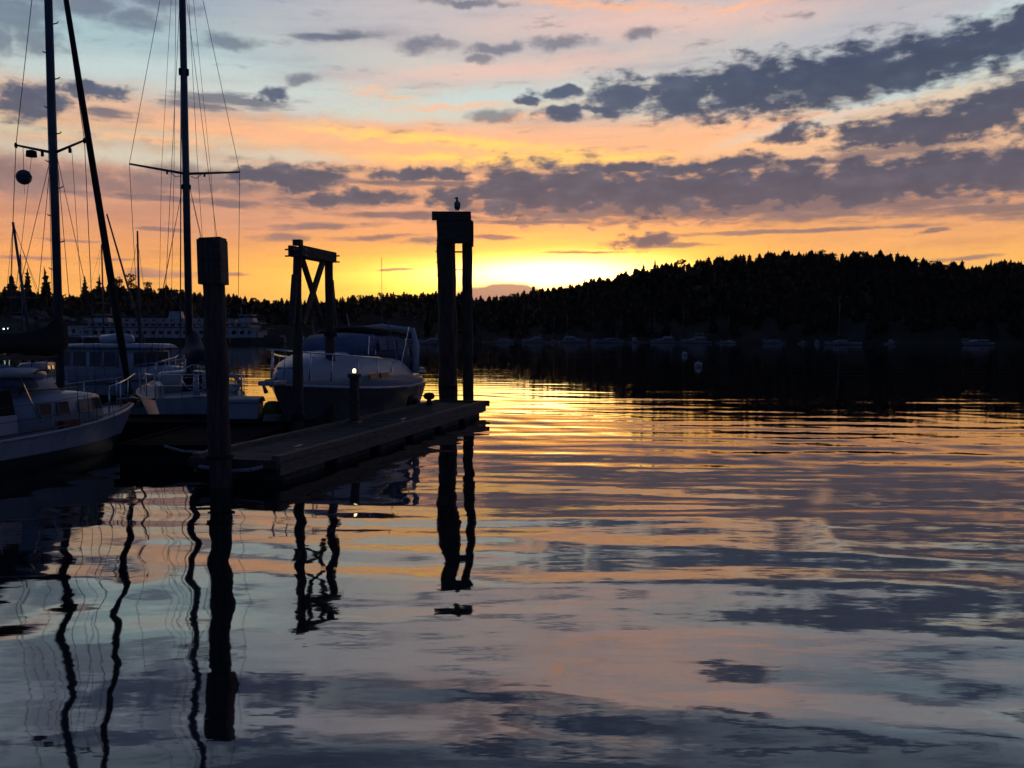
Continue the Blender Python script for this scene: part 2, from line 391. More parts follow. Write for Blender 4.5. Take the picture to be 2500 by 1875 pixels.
MT = dict(
    pile=mat('creosoted_timber', (0.075, 0.050, 0.034), 0.85, 0.5, 3.0, 0.6, stretch=(6, 6, 0.7)),
    beam=mat('weathered_beam', (0.080, 0.056, 0.040), 0.85, 0.4, 3.0, 0.5, stretch=(1, 5, 5)),
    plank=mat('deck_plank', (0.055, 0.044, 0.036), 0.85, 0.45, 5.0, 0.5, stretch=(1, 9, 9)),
    shadeplank=mat('shaded_plank', (0.015, 0.013, 0.012), 1.0, 0.5, 5.0, 0.5, spec=0.05, stretch=(1, 9, 9)),  # shade on walkway and landing float painted in as near-black timber colour
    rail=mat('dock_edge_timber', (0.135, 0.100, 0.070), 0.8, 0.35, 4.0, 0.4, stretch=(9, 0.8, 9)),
    float_=mat('dock_float_concrete', (0.07, 0.065, 0.06), 0.9, 0.4, 2.0, 0.4),
    steel=mat('galvanised_steel', (0.30, 0.30, 0.31), 0.45, 0.2, 6.0, metal=0.8),
    chrome=mat('polished_rail', (0.62, 0.62, 0.64), 0.22, 0.1, 6.0, metal=1.0),
    alu=mat('anodised_spar', (0.075, 0.085, 0.095), 0.45, 0.2, 2.0, metal=0.3),
    wire=mat('rigging_wire', (0.05, 0.05, 0.055), 0.5, 0.2, 8.0, metal=0.5),
    white=mat('white_gelcoat', (0.40, 0.42, 0.45), 0.35, 0.08, 1.5),
    deckw=mat('off_white_deck', (0.33, 0.34, 0.35), 0.6, 0.12, 3.0),
    whitef=mat('weathered_white_paint', (0.24, 0.245, 0.25), 0.4, 0.1, 1.0),
    cream=mat('cream_paint', (0.50, 0.47, 0.40), 0.5, 0.12, 2.0),
    glass=mat('dark_tinted_window', (0.012, 0.013, 0.015), 0.08, 0.2, 2.0),
    smoked=mat('smoked_portlight', (0.02, 0.021, 0.024), 0.38, 0.3, 3.0, spec=0.25),
    glassl=mat('clear_portlight', (0.10, 0.095, 0.085), 0.06, 0.2, 2.0),
    bluecan=mat('blue_canvas', (0.085, 0.13, 0.20), 0.8, 0.2, 3.0, 0.15),
    navycan=mat('navy_canvas', (0.010, 0.014, 0.035), 0.85, 0.25, 3.0, 0.3),
    blackcan=mat('black_canvas', (0.008, 0.008, 0.009), 0.9, 0.3, 3.0, 0.3),
    furl=mat('furled_sail_cover', (0.016, 0.015, 0.012), 0.8, 0.35, 5.0, 0.4, stretch=(1, 1, 3)),
    wood=mat('varnished_teak', (0.11, 0.05, 0.022), 0.4, 0.3, 4.0, stretch=(1, 8, 8)),
    rope=mat('grey_rope', (0.28, 0.27, 0.25), 0.9, 0.3, 20.0),
    red=mat('red_rubber', (0.16, 0.03, 0.02), 0.6, 0.2, 4.0),
    green=mat('lime_bag', (0.10, 0.15, 0.02), 0.8, 0.3, 5.0, 0.3),
    rubber=mat('black_rubber', (0.012, 0.012, 0.012), 0.8, 0.3, 5.0),
    buoy=mat('white_buoy', (0.28, 0.28, 0.28), 0.4, 0.12, 3.0),
    ferryw=mat('ferry_white', (0.34, 0.35, 0.36), 0.45, 0.08, 0.3),
    ferryg=mat('ferry_green', (0.016, 0.05, 0.035), 0.5, 0.2, 0.3),
    ferryy=mat('ferry_yellow_trim', (0.20, 0.13, 0.03), 0.5, 0.2, 0.3),
    houseg=mat('grey_siding', (0.12, 0.11, 0.10), 0.8, 0.2, 0.6),
    houser=mat('dark_shingle', (0.05, 0.045, 0.042), 0.9, 0.3, 0.8),
    bark=mat('conifer_bark', (0.022, 0.018, 0.016), 0.95, 0.3, 2.0),
    needle=mat('conifer_needles', (0.018, 0.017, 0.014), 1.0, 0.15, 0.25, spec=0.0),
    leaf=mat('broad_leaves', (0.021, 0.019, 0.014), 0.95, 0.45, 0.3, spec=0.1),
    soil=mat('wooded_ground', (0.045, 0.044, 0.032), 1.0, 0.4, 0.05, spec=0.0),
    gull=mat('gull_plumage', (0.20, 0.20, 0.21), 0.8, 0.4, 9.0),
    hullA=hull_mat('white_sailboat_hull', (0.40, 0.44, 0.50), (0.010, 0.010, 0.012), 0.36, 0.4),
    hullB=hull_mat('pale_sailboat_hull', (0.32, 0.34, 0.37), (0.02, 0.02, 0.05), 0.15),
    hullC=hull_mat('white_trawler_hull', (0.36, 0.38, 0.41), (0.02, 0.02, 0.02), 0.20),
    hullD=hull_mat('black_cruiser_hull', (0.15, 0.138, 0.13), (0.012, 0.012, 0.012), 0.10, 0.25),
    hullF=hull_mat('white_yacht_hull', (0.24, 0.25, 0.27), (0.02, 0.02, 0.022), 0.12),
    lamp=emit('lit_dock_lamp', (1.0, 0.80, 0.40, 1), 5.0),
    lampg=emit('lit_harbour_lamp', (0.75, 1.0, 0.72, 1), 3.5),
)

# ------------------------------------------------------------------ mesh helpers
class MB:
    def __init__(s):
        s.v = []; s.f = []
    def add(s, vs, fs):
        o = len(s.v)
        s.v += [tuple(p) for p in vs]
        s.f += [tuple(i + o for i in f) for f in fs]
        return s
    def box(s, c, d, rz=0.0, m=None):
        x, y, z = d[0] / 2, d[1] / 2, d[2] / 2
        vs = [Vector((a * x, b * y, e * z)) for a in (-1, 1) for b in (-1, 1) for e in (-1, 1)]
        mm = m if m is not None else Matrix.Rotation(rz, 3, 'Z')
        vs = [mm @ v + Vector(c) for v in vs]
        return s.add(vs, [(0, 1, 3, 2), (4, 6, 7, 5), (0, 4, 5, 1), (2, 3, 7, 6), (0, 2, 6, 4), (1, 5, 7, 3)])
    def hexa(s, a, b):
        """two quads (lists of four points) joined into a block"""
        return s.add(list(a) + list(b), [(3, 2, 1, 0), (4, 5, 6, 7), (0, 1, 5, 4), (1, 2, 6, 5), (2, 3, 7, 6), (3, 0, 4, 7)])
    def tube(s, p0, p1, r0, r1=None, n=8):
        return s.path([p0, p1], [r0, r0 if r1 is None else r1], n)
    def path(s, pts, rad, n=8, squash=1.0):
        pts = [Vector(p) for p in pts]
        if not isinstance(rad, (list, tuple)):
            rad = [rad] * len(pts)
        vs, fs = [], []
        up = None
        for i, p in enumerate(pts):
            t = (pts[min(i + 1, len(pts) - 1)] - pts[max(i - 1, 0)]).normalized()
            if up is None:
                up = Vector((0, 0, 1)) if abs(t.z) < 0.9 else Vector((0, 1, 0))
            a = t.cross(up).normalized(); b = a.cross(t).normalized()
            up = b
            for k in range(n):
                w = 2 * PI * k / n
                vs.append(p + a * math.cos(w) * rad[i] + b * math.sin(w) * rad[i] * squash)
        for i in range(len(pts) - 1):
            for k in range(n):
                fs.append((i * n + k, i * n + (k + 1) % n, (i + 1) * n + (k + 1) % n, (i + 1) * n + k))
        fs.append(tuple(range(n - 1, -1, -1)))
        fs.append(tuple((len(pts) - 1) * n + k for k in range(n)))
        return s.add(vs, fs)
    def lathe(s, prof, c=(0, 0, 0), n=14):
        vs, fs = [], []
        for r, z in prof:
            for k in range(n):
                w = 2 * PI * k / n
                vs.append((c[0] + r * math.cos(w), c[1] + r * math.sin(w), c[2] + z))
        for i in range(len(prof) - 1):
            for k in range(n):
                fs.append((i * n + k, i * n + (k + 1) % n, (i + 1) * n + (k + 1) % n, (i + 1) * n + k))
        fs.append(tuple(range(n - 1, -1, -1)))
        fs.append(tuple((len(prof) - 1) * n + k for k in range(n)))
        return s.add(vs, fs)
    def loft(s, rings, closed=True, caps=True):
        n = len(rings[0])
        vs = [p for r in rings for p in r]
        fs = []
        for i in range(len(rings) - 1):
            for k in range(n if closed else n - 1):
                fs.append((i * n + k, i * n + (k + 1) % n, (i + 1) * n + (k + 1) % n, (i + 1) * n + k))
        if caps:
            fs.append(tuple(range(n - 1, -1, -1)))
            fs.append(tuple((len(rings) - 1) * n + k for k in range(n)))
        return s.add(vs, fs)
    def mesh(s, name, m, smooth=False):
        me = bpy.data.meshes.new(name)
        me.from_pydata(s.v, [], s.f)
        me.materials.append(m)
        if smooth:
            me.polygons.foreach_set('use_smooth', [True] * len(me.polygons))
        me.update()
        return me
    def build(s, name, m, parent=None, smooth=False, loc=None, bevel=0.0):
        o = bpy.data.objects.new(name, s.mesh(name, m, smooth))
        COL.objects.link(o)
        o.parent = parent
        if loc:
            o.location = loc
        if bevel:
            b = o.modifiers.new('bevel', 'BEVEL'); b.width = bevel; b.segments = 2; b.limit_method = 'ANGLE'
        return o

def empty(name, loc, rz=0.0):
    o = bpy.data.objects.new(name, None)
    COL.objects.link(o)
    o.location = loc
    o.rotation_euler = (0, 0, rz)
    o.empty_display_size = 0.3
    return o

def tag(o, label, cat, group=None, kind=None):
    if label: o['label'] = label
    if cat: o['category'] = cat
    if group: o['group'] = group
    if kind: o['kind'] = kind
    return o

def copy_tree(o, parent=None):
    c = o.copy()
    COL.objects.link(c)
    c.parent = parent
    for ch in [x for x in KIDS.get(o.name, [])]:
        copy_tree(ch, c)
    return c

KIDS = {}
def index_kids(o):
    KIDS[o.name] = [c for c in bpy.data.objects if c.parent == o]
    for c in KIDS[o.name]:
        index_kids(c)

def at(px, py, D):
    """the point at distance D that the photograph shows at column px, row py"""
    zr = math.tan(PITCH)  # exact inverse of the camera
    x, y, z = (px - CX) / F, 1.0, (CY - py) / F
    c, s_ = math.cos(-PITCH), math.sin(-PITCH)
    y, z = y * c - z * s_, y * s_ + z * c
    k = D / y
    return Vector((x * k, D, EYE + z * k))

# ------------------------------------------------------------------ water
def build_water():
    th_f = np.radians(np.linspace(-44, 44, 700))
    th_s = np.radians(np.linspace(44, 316, 90))[1:-1]
    th = np.concatenate([th_f, th_s])
    r = np.concatenate([[0.6, 1.0], np.geomspace(1.6, 480, 960), np.geomspace(520, 3500, 16)])
    dr = np.gradient(r)
    T, RR = np.meshgrid(th, r)
    X = RR * np.sin(T); Y = RR * np.cos(T)
    sp = np.repeat(dr[:, None], len(th), 1)
    Z = np.zeros_like(X)
    g = np.random.default_rng(5)
    # patches that are calm or ruffled
    patch = 0.72 + 0.45 * np.sin(X * 0.11 + 1.0 + 0.9 * np.sin(Y * 0.045)) * np.sin(Y * 0.075 + 0.6 * np.sin(X * 0.05 + 2.0))
    lam = np.geomspace(0.24, 9.0, 66)
    for i, L in enumerate(lam):
        a = R(g.normal(90, 10 if L > 0.8 else 24))                # travel mostly along the view
        if i % 3 == 0:                         # wakes: rings spreading from off to the left and far side
            cx, cy = (-26 + g.normal(0, 3), 14 + g.normal(0, 3)) if i % 2 else (18 + g.normal(0, 5), 95 + g.normal(0, 6))
            ph = np.hypot(X - cx, Y - cy)
        else:
            ph = X * math.cos(a) + Y * math.sin(a)
        k = 2 * PI / L
        slope = WAVE * (0.32 if L < 0.75 else 1.3 if L < 2.2 else 0.65 if L < 4 else 0.4)
        wgt = np.clip((L / (3.0 * sp) - 1) * 0.8, 0, 1)
        wgt = wgt * np.clip((RR - 1.0) / 2.0, 0, 1)
        mod = 0.6 + 0.6 * np.sin(k * 0.13 * (X * math.cos(a + 0.9) + Y * math.sin(a + 0.9)) + g.uniform(0, 6.28))
        Z += slope / k * np.sin(k * ph + g.uniform(0, 6.28)) * wgt * mod * patch
    nr, nt_ = X.shape
    co = np.stack([X, Y, Z], -1).reshape(-1, 3).astype(np.float32)
    co = np.vstack([co, [[0, 0, 0]]]).astype(np.float32)
    i, j = np.meshgrid(np.arange(nr - 1), np.arange(nt_), indexing='ij')
    j2 = (j + 1) % nt_
    q = np.stack([i * nt_ + j, i * nt_ + j2, (i + 1) * nt_ + j2, (i + 1) * nt_ + j], -1).reshape(-1, 4)
    c = nr * nt_
    jj = np.arange(nt_)
    tri = np.stack([np.full(nt_, c), (jj + 1) % nt_, jj], -1)
    me = bpy.data.meshes.new('water')
    me.vertices.add(len(co)); me.vertices.foreach_set('co', co.ravel())
    nl = q.size + tri.size
    me.loops.add(nl)
    me.loops.foreach_set('vertex_index', np.concatenate([q.ravel(), tri.ravel()]).astype(np.int32))
    me.polygons.add(len(q) + len(tri))
    ls = np.concatenate([np.arange(len(q)) * 4, len(q) * 4 + np.arange(len(tri)) * 3]).astype(np.int32)
    me.polygons.foreach_set('loop_start', ls)
    me.polygons.foreach_set('use_smooth', np.ones(len(q) + len(tri), bool))
    me.update(calc_edges=True)
    me.validate()
    m, nt, b = base_mat('harbour_water')
    b.inputs['Base Color'].default_value = (0.006, 0.008, 0.011, 1)
    b.inputs['Roughness'].default_value = 0.03
    b.inputs['IOR'].default_value = WATER_IOR
    t = nt.nodes.new('ShaderNodeTexCoord')
    prev = None
    for sc, stg, dist, det in ((1.1, 1.0, 0.0042, 3), (4.5, 0.9, 0.0017, 3)):
        mp = nt.nodes.new('ShaderNodeMapping'); mp.inputs[3].default_value = (0.45, 1.0, 1.0)
        nt.links.new(t.outputs['Object'], mp.inputs[0])
        n = nt.nodes.new('ShaderNodeTexNoise')
        n.inputs['Scale'].default_value = sc; n.inputs['Detail'].default_value = det
        n.inputs['Roughness'].default_value = 0.45
        nt.links.new(mp.outputs[0], n.inputs['Vector'])
        bp = nt.nodes.new('ShaderNodeBump')
        bp.inputs['Strength'].default_value = stg
        bp.inputs['Distance'].default_value = dist
        nt.links.new(n.outputs[0], bp.inputs['Height'])
        if prev:
            nt.links.new(prev.outputs[0], bp.inputs['Normal'])
        prev = bp
    nt.links.new(prev.outputs[0], b.inputs['Normal'])
    me.materials.append(m)
    o = bpy.data.objects.new('water', me)
    COL.objects.link(o)
    tag(o, 'calm rippled harbour water mirroring the sunset sky', None, kind='structure')

WAVE = 0.0040
WATER_IOR = 3.2
build_water()

# ------------------------------------------------------------------ land
sky_px = [(-700, 560), (-300, 585), (0, 612), (40, 622), (90, 628), (150, 632), (200, 622), (240, 612), (300, 612), (380, 618), (420, 624), (500, 630), (560, 640), (600, 642), (700, 642), (750, 634),
          (820, 630), (900, 627), (950, 626), (1000, 640), (1030, 644), (1080, 638), (1130, 632), (1190, 622), (1250, 610), (1300, 600), (1350, 588), (1400, 578), (1450, 570), (1500, 566), (1560, 558),
          (1620, 551), (1700, 546), (1780, 544), (1850, 547), (1900, 550), (1950, 558), (2000, 563), (2040, 572), (2090, 580), (2130, 574), (2212, 566), (2500, 590), (3000, 560)]
SX = np.array([(p[0] * K - CX) / F for p in sky_px]); SY = np.array([(HZ - p[1] * K) / F for p in sky_px])
shore_u = np.array([-1.6, -0.8, -0.35, -0.15, -0.03, 0.05, 0.2, 0.45, 0.7, 1.4])
shore_y = np.array([430, 430, 440, 450, 430, 385, 350, 300, 260, 230])
def yshore(u): return np.interp(u, shore_u, shore_y)
def yridge(u): return yshore(u) + np.interp(u, [-1.6, -0.1, 0.1, 0.4, 1.4], [120, 120, 70, 105, 120])
TREE_H = 7.6
def zridge(u): return np.interp(u, SX, SY) * yridge(u) + EYE - TREE_H
def land_z(u, s):
    """ground height; s = 0 at the shore, 1 on the ridge"""
    zr = np.maximum(zridge(u), 2.5)
    up = np.clip(s, 0, 1)
    prof = np.where(s < 0, 6 * s, zr * (0.10 * np.clip(up * 12, 0, 1) + 0.90 * np.sin(up * PI / 2) ** 1.1))
    prof = np.where(s > 1, zr - (s - 1) * 14, prof)
    return prof + 0.5 * np.sin(u * 90 + s * 7) * np.clip(s * 6, 0, 1)
def land_p(u, s):
    y = yshore(u) + s * (yridge(u) - yshore(u))
    return (float(u * y), float(y), float(land_z(u, s)))

def build_land():
    us = np.linspace(-1.5, 1.4, 260)
    ss = np.concatenate([np.linspace(-0.15, 1.0, 26), np.array([1.2, 1.7, 2.6, 4.0])])
    vs = [land_p(u, s) for u in us for s in ss]
    m = len(ss)
    fs = [(a * m + b, (a + 1) * m + b, (a + 1) * m + b + 1, a * m + b + 1) for a in range(len(us) - 1) for b in range(m - 1)]
    o = MB().add(vs, fs).build('hills', MT['soil'], smooth=True)
    tag(o, 'dark wooded hills along the far shore', None, kind='structure')
build_land()

def conifer_mesh(seed, h=16.0, w=3.0, levels=15, per=7, lean=0.0, ragged=0.35, blunt=0.9):
    g = random.Random(seed)
    tr = MB().path([(0, 0, -1.5), (lean * 0.4, 0, h * 0.5), (lean, 0, h * 0.98)], [0.26, 0.16, 0.03], 6)
    cr = MB()
    core, nc = [], 7
    for i in range(7):
        f = i / 6
        core.append([(lean * f ** 1.5 + (w * 0.62 * (1 - f) ** blunt + 0.05) * g.uniform(0.65, 1.15) * math.cos(2 * PI * k / nc), (w * 0.62 * (1 - f) ** blunt + 0.05) * g.uniform(0.65, 1.15) * math.sin(2 * PI * k / nc), h * (0.06 + 0.93 * f) + g.uniform(-0.3, 0.3)) for k in range(nc)])
    cr.loft(core)
    for i in range(levels):
        f = i / (levels - 1)
        z = h * (0.08 + 0.90 * f)
        rad = w * (1 - f) ** blunt * (1 + g.uniform(-ragged, ragged)) + 0.16
        n = per if f < 0.7 else max(4, per - 2)
        off = g.uniform(0, 6.28)
        cx = lean * f ** 1.5
        for k in range(n):
            a = off + 2 * PI * k / n + g.uniform(-0.3, 0.3)
            l = rad * g.uniform(0.6, 1.2)
            if g.random() < 0.07: l *= 1.4
            wd = l * g.uniform(0.30, 0.46) + 0.12
            d = Vector((math.cos(a), math.sin(a), 0)); q = Vector((-d.y, d.x, 0))
            rise = g.uniform(-0.30, 0.06) * l
            b0 = Vector((cx, 0, z)); tip = b0 + d * l + Vector((0, 0, rise))
            mid = b0 + d * l * 0.55 + Vector((0, 0, rise * 0.35 + 0.10 * l))
            lo = Vector((0, 0, -0.42 * l - 0.45))
            cr.add([b0, mid + q * wd * 0.5, tip, mid - q * wd * 0.5, mid + lo], [(0, 1, 2), (0, 2, 3), (0, 1, 4), (1, 2, 4), (2, 3, 4), (3, 0, 4)])
    return tr, cr

def broad_mesh(seed, h=12.0, w=4.0, n=240):
    g = random.Random(seed)
    tr = MB().path([(0, 0, -1.5), (0.2, 0.1, h * 0.35), (-0.2, 0.0, h * 0.75)], [0.28, 0.2, 0.06], 6)
    for k in range(5):
        a = 1.3 * k
        tr.tube((0.1, 0, h * (0.3 + 0.06 * k)), (math.cos(a) * w * 0.6, math.sin(a) * w * 0.6, h * (0.55 + 0.06 * k)), 0.12, 0.03, 5)
    cr = MB()
    lobes = [(g.uniform(-0.5, 0.5) * w, g.uniform(-0.5, 0.5) * w, h * g.uniform(0.28, 0.84), w * g.uniform(0.28, 0.5)) for _ in range(10)]
    for _ in range(n):
        lx, ly, lz, lr = g.choice(lobes)
        d = Vector((g.gauss(0, 1), g.gauss(0, 1), g.gauss(0, 0.75))).normalized() * lr * g.uniform(0.55, 1.12)
        c = Vector((lx, ly, lz)) + d
        a = Vector((g.gauss(0, 1), g.gauss(0, 1), g.gauss(0, 1))).normalized(); b = a.orthogonal().normalized()
        s = g.uniform(0.35, 0.8)
        cr.add([c + a * s, c + b * s * 0.7, c - a * s * 0.9, c - b * s * 0.8], [(0, 1, 2, 3)])
    return tr, cr

TREES = []
for i, (h, w, lv, pr, ln, rg) in enumerate([(16, 3.6, 18, 8, 0.1, 0.3), (16, 3.0, 19, 7, 0.5, 0.45), (16, 4.4, 15, 8, -0.4, 0.5), (16, 2.6, 20, 7, 0.9, 0.5), (16, 4.8, 13, 8, 0.3, 0.6)]):
    t, c = conifer_mesh(i + 1, h, w, lv, pr, ln, rg, (0.8, 0.75, 0.5, 0.7, 0.42)[i])
    TREES.append((t.mesh('trunk', MT['bark']), c.mesh('crown', MT['needle']), t, c))
MASS = [conifer_mesh(90 + i, 16, w, 10, 6, ln, 0.5, 0.5) for i, (w, ln) in enumerate(((4.6, 0.3), (5.2, -0.4), (4.0, 0.6)))]
for i in range(3):
    t, c = broad_mesh(50 + i, 13.0, 3.8 + 0.4 * i)
    TREES.append((t.mesh('trunk', MT['bark']), c.mesh('crown', MT['leaf']), t, c))

def tree(name, kind, p, h, rz, label, group, wid=1.0):
    e = empty(name, p, rz)
    k = h / (16.0 if kind < 5 else 13.0)
    e.scale = (k * wid, k * wid, k)
    for nm, me in (('trunk', TREES[kind][0]), ('crown', TREES[kind][1])):
        o = bpy.data.objects.new(nm, me)
        COL.objects.link(o); o.parent = e
    tag(e, label, 'tree', group)
    return e

SKYLINE = []
def build_woods():
    g = random.Random(3)
    # skyline trees, one by one
    n = 0
    for row, cnt in ((1.0, 165), (0.94, 120)):
        for i in range(cnt):
            u = -0.61 + 1.22 * (i + g.uniform(-0.55, 0.55)) / (cnt - 1)
            x, y, z = land_p(u, row + g.uniform(-0.03, 0.03))
            right = u > -0.09
            hh = TREE_H * ((0.93 + 0.13 * math.sin(u * 61) + 0.08 * math.sin(u * 143 + 1)) * g.uniform(0.86, 1.1) if g.random() > 0.09 else g.uniform(1.12, 1.42))
            if not right:
                hh *= 0.8
            kind = g.choice([0, 1, 2, 2, 3, 4, 4]) if g.random() < 0.66 else g.choice([5, 6, 7])
            px = CX + F * u
            look = ['even pointed', 'slim ragged', 'broad', 'thin leaning', 'wide ragged', 'round-topped', 'bushy', 'spreading'][kind]
            size = 'tall' if hh > TREE_H * (1.12 if right else 0.92) else 'low'
            places = ((110, 'at the far left edge of the skyline'), (330, 'on the skyline between the thick mast and the furled sail'), (560, 'on the low skyline above the ferry'), (760, 'on the low skyline left of the braced pilings'),
                      (930, 'on the low skyline right of the braced pilings'), (1110, 'on the low skyline left of the tall piling cluster'), (1300, 'on the skyline beside the far cloud bank'), (1500, 'on the hill slope in front of the sunset glow'),
                      (1720, 'on the rising hill slope above the brightest marina yacht'), (1900, 'on the left part of the hill crest'), (2080, 'on the hill crest above the anchored sloop'),
                      (2280, 'on the falling hill crest right of the anchored sloop'), (9999, 'on the hill shoulder at the right edge'))
            where = next(w for lim, w in places if px < lim)
            lb = '%s %s %s %s' % (size, look, 'conifer' if kind < 5 else 'tree', where)
            gr = 'skyline trees on the tall wooded hill' if right else 'skyline trees behind the ferry'
            SKYLINE.append(tree('conifer_tree' if kind < 5 else 'broadleaf_tree', kind, (x, y, z - 0.3), hh, g.uniform(0, 6.28), lb, gr, g.uniform(0.95, 1.6)))
            n += 1
    # the rest reads as one mass
    vs, fs, off = [], [], 0
    data = []
    for t in MASS + [(TREES[5][2], TREES[5][3])]:
        a = np.array(t[0].v + t[1].v); o = len(t[0].v)
        data.append((a, [f for f in t[0].f] + [tuple(i + o for i in f) for f in t[1].f]))
    for i in range(2500):
        u = g.uniform(-0.75, 0.78)
        s = g.random() ** 0.8 * 0.9 + 0.02
        if u < -0.1 and s < 0.25: continue
        x, y, z = land_p(u, s)
        k = g.choice([0, 1, 2, 0, 1, 2, 3])
        h = TREE_H * g.uniform(0.85, 1.2)
        if u < -0.09: h *= 0.75
        a, f = data[k]
        sc = h / (16.0 if k < 3 else 13.0)
        r = g.uniform(0, 6.28); c, sn = math.cos(r), math.sin(r)
        b = np.empty_like(a)
        b[:, 0] = (a[:, 0] * c - a[:, 1] * sn) * sc * 1.15 + x
        b[:, 1] = (a[:, 0] * sn + a[:, 1] * c) * sc * 1.15 + y
        b[:, 2] = a[:, 2] * sc + z - 0.3
        vs.append(b)
        fs += [tuple(q + off for q in p) for p in f]
        off += len(a)
    me = bpy.data.meshes.new('woodland')
    me.from_pydata(np.vstack(vs).tolist(), [], fs)
    me.materials.append(MT['needle'])
    o = bpy.data.objects.new('woodland', me)
    COL.objects.link(o)
    tag(o, 'dense dark woodland covering the hillsides of the far shore', 'woodland', kind='stuff')
build_woods()
by_label = {}
for t in SKYLINE:
    by_label.setdefault(t['label'], []).append(t)
ORD = ('leftmost', 'second-from-left', 'third-from-left', 'fourth-from-left', 'fifth-from-left', 'sixth-from-left', 'seventh-from-left', 'eighth-from-left', 'ninth-from-left', 'tenth-from-left', 'eleventh-from-left', 'twelfth-from-left')
for lb, ts in by_label.items():
    if len(ts) > 1:
        for k, t in enumerate(sorted(ts, key=lambda t: t.location.x / t.location.y)):
            t['label'] = (ORD[min(k, 11)] if k < len(ts) - 1 else 'rightmost') + ' ' + lb

# taller single trees on the left skyline: (column, top row in 2500 frame, distance, height, kind)
for px, top, D, h, kd, lb in ((66, 652, 500, 20, 1, 'lone pointed conifer standing tall on the left skyline, left of the thick mast'),
                              (112, 650, 500, 21, 3, 'tall ragged conifer on the skyline just left of the thick mast'),
                              (28, 668, 500, 18, 4, 'broad conifer at the far left edge of the skyline'),
                              (205, 672, 500, 16, 1, 'spiky leaning conifer on the skyline right of the thick mast'),
                              (240, 668, 500, 17, 3, 'thin ragged conifer between the thick mast and the furled sail'),
                              (285, 662, 500, 17, 5, 'wide dark tree behind the lower end of the furled sail'),
                              (318, 664, 500, 16, 6, 'bushy tree right of the furled sail on the skyline'),
                              (362, 684, 500, 13, 6, 'round bushy tree on the skyline between the furled sail and thinner mast'),
                              (405, 688, 500, 13, 1, 'small spiky conifer just left of the thinner mast')):
    p = at(px, top, D)
    tree('conifer_tree' if kd < 5 else 'broadleaf_tree', kd, (p.x, p.y, p.z - h), h, px * 0.37, lb, None, 0.8)

# ------------------------------------------------------------------ finger dock
DK_A = Vector((-4.09, 15.0)); DK_B = Vector((-0.84, 28.3))       # water-side edge, near and far corner
dk_d = (DK_B - DK_A); DK_L = dk_d.length; dk_d.normalize()
DK_W, DK_Z = 1.75, 0.42
dk_rz = math.atan2(dk_d.y, dk_d.x) - PI / 2
def dk(t, w, z=DK_Z):
    """point on the finger dock: t metres from the near end, w metres in from the water-side edge"""
    p = DK_A + dk_d * t
    return Vector((p.x - dk_d.y * w, p.y + dk_d.x * w, z))

def build_dock():
    e = empty('finger_dock', dk(0, DK_W / 2, 0), dk_rz)
    tag(e, 'long floating timber finger dock leading out between the pilings', 'dock')
    n = int(DK_L / 0.150)
    me = MB().box((0, 0, 0), (DK_W - 0.34, 0.139, 0.045)).mesh('plank', MT['plank'])
    for i in range(n):
        o = bpy.data.objects.new('plank', me); COL.objects.link(o); o.parent = e
        o.location = (random.uniform(-0.006, 0.006), 0.09 + i * DK_L / n, DK_Z - 0.022 + random.uniform(-0.004, 0.004))
        o.rotation_euler = (random.uniform(-0.008, 0.008), 0, random.uniform(-0.003, 0.003))
    for sx in (-1, 1):
        k = 4
        for i in range(k):
            y0, y1 = i * DK_L / k, (i + 1) * DK_L / k
            MB().box((sx * (DK_W / 2 - 0.08), (y0 + y1) / 2, DK_Z + 0.015), (0.16, y1 - y0 - 0.02, 0.13)).build('edge_beam', MT['rail'], e, bevel=0.012)
        MB().box((sx * (DK_W / 2 - 0.045), DK_L / 2, DK_Z - 0.165), (0.07, DK_L - 0.1, 0.22)).build('side_stringer', MT['rail'], e)
    MB().box((0, -0.05, DK_Z - 0.06), (DK_W, 0.10, 0.16)).build('end_beam', MT['beam'], e, bevel=0.01)
    MB().box((0, DK_L + 0.05, DK_Z - 0.02), (DK_W + 0.16, 0.12, 0.18)).build('end_beam', MT['beam'], e, bevel=0.01)
    for i in range(6):
        MB().box((0, 1.2 + i * 2.25, 0.06), (DK_W - 0.25, 1.7, 0.52)).build('float', MT['float_'], e, bevel=0.03)
    # bolts on the edge beams
    me = MB().lathe([(0.025, 0), (0.025, 0.012), (0.012, 0.02)], n=8).mesh('bolt', MT['steel'])
    for i in range(8):
        o = bpy.data.objects.new('bolt', me); COL.objects.link(o); o.parent = e
        o.location = (DK_W / 2 - 0.08, 0.8 + i * 1.65, DK_Z + 0.081)
build_dock()

def cleat(p, rz, label):
    e = empty('mooring_cleat', p, rz)
    MB().box((0, 0, 0.02), (0.07, 0.14, 0.04)).build('base', MT['steel'], e, bevel=0.008)
    MB().path([(0, -0.17, 0.10), (0, -0.10, 0.085), (0, 0.10, 0.085), (0, 0.17, 0.10)], [0.012, 0.02, 0.02, 0.012], 8).build('horn', MT['steel'], e, True)
    tag(e, label, 'cleat')
cleat(dk(1.3, 0.34, DK_Z + 0.001), dk_rz, 'steel mooring cleat near the close corner of the finger dock')
cleat(dk(6.9, 0.34, DK_Z + 0.001), dk_rz, 'steel mooring cleat halfway along the open-water edge of the dock')

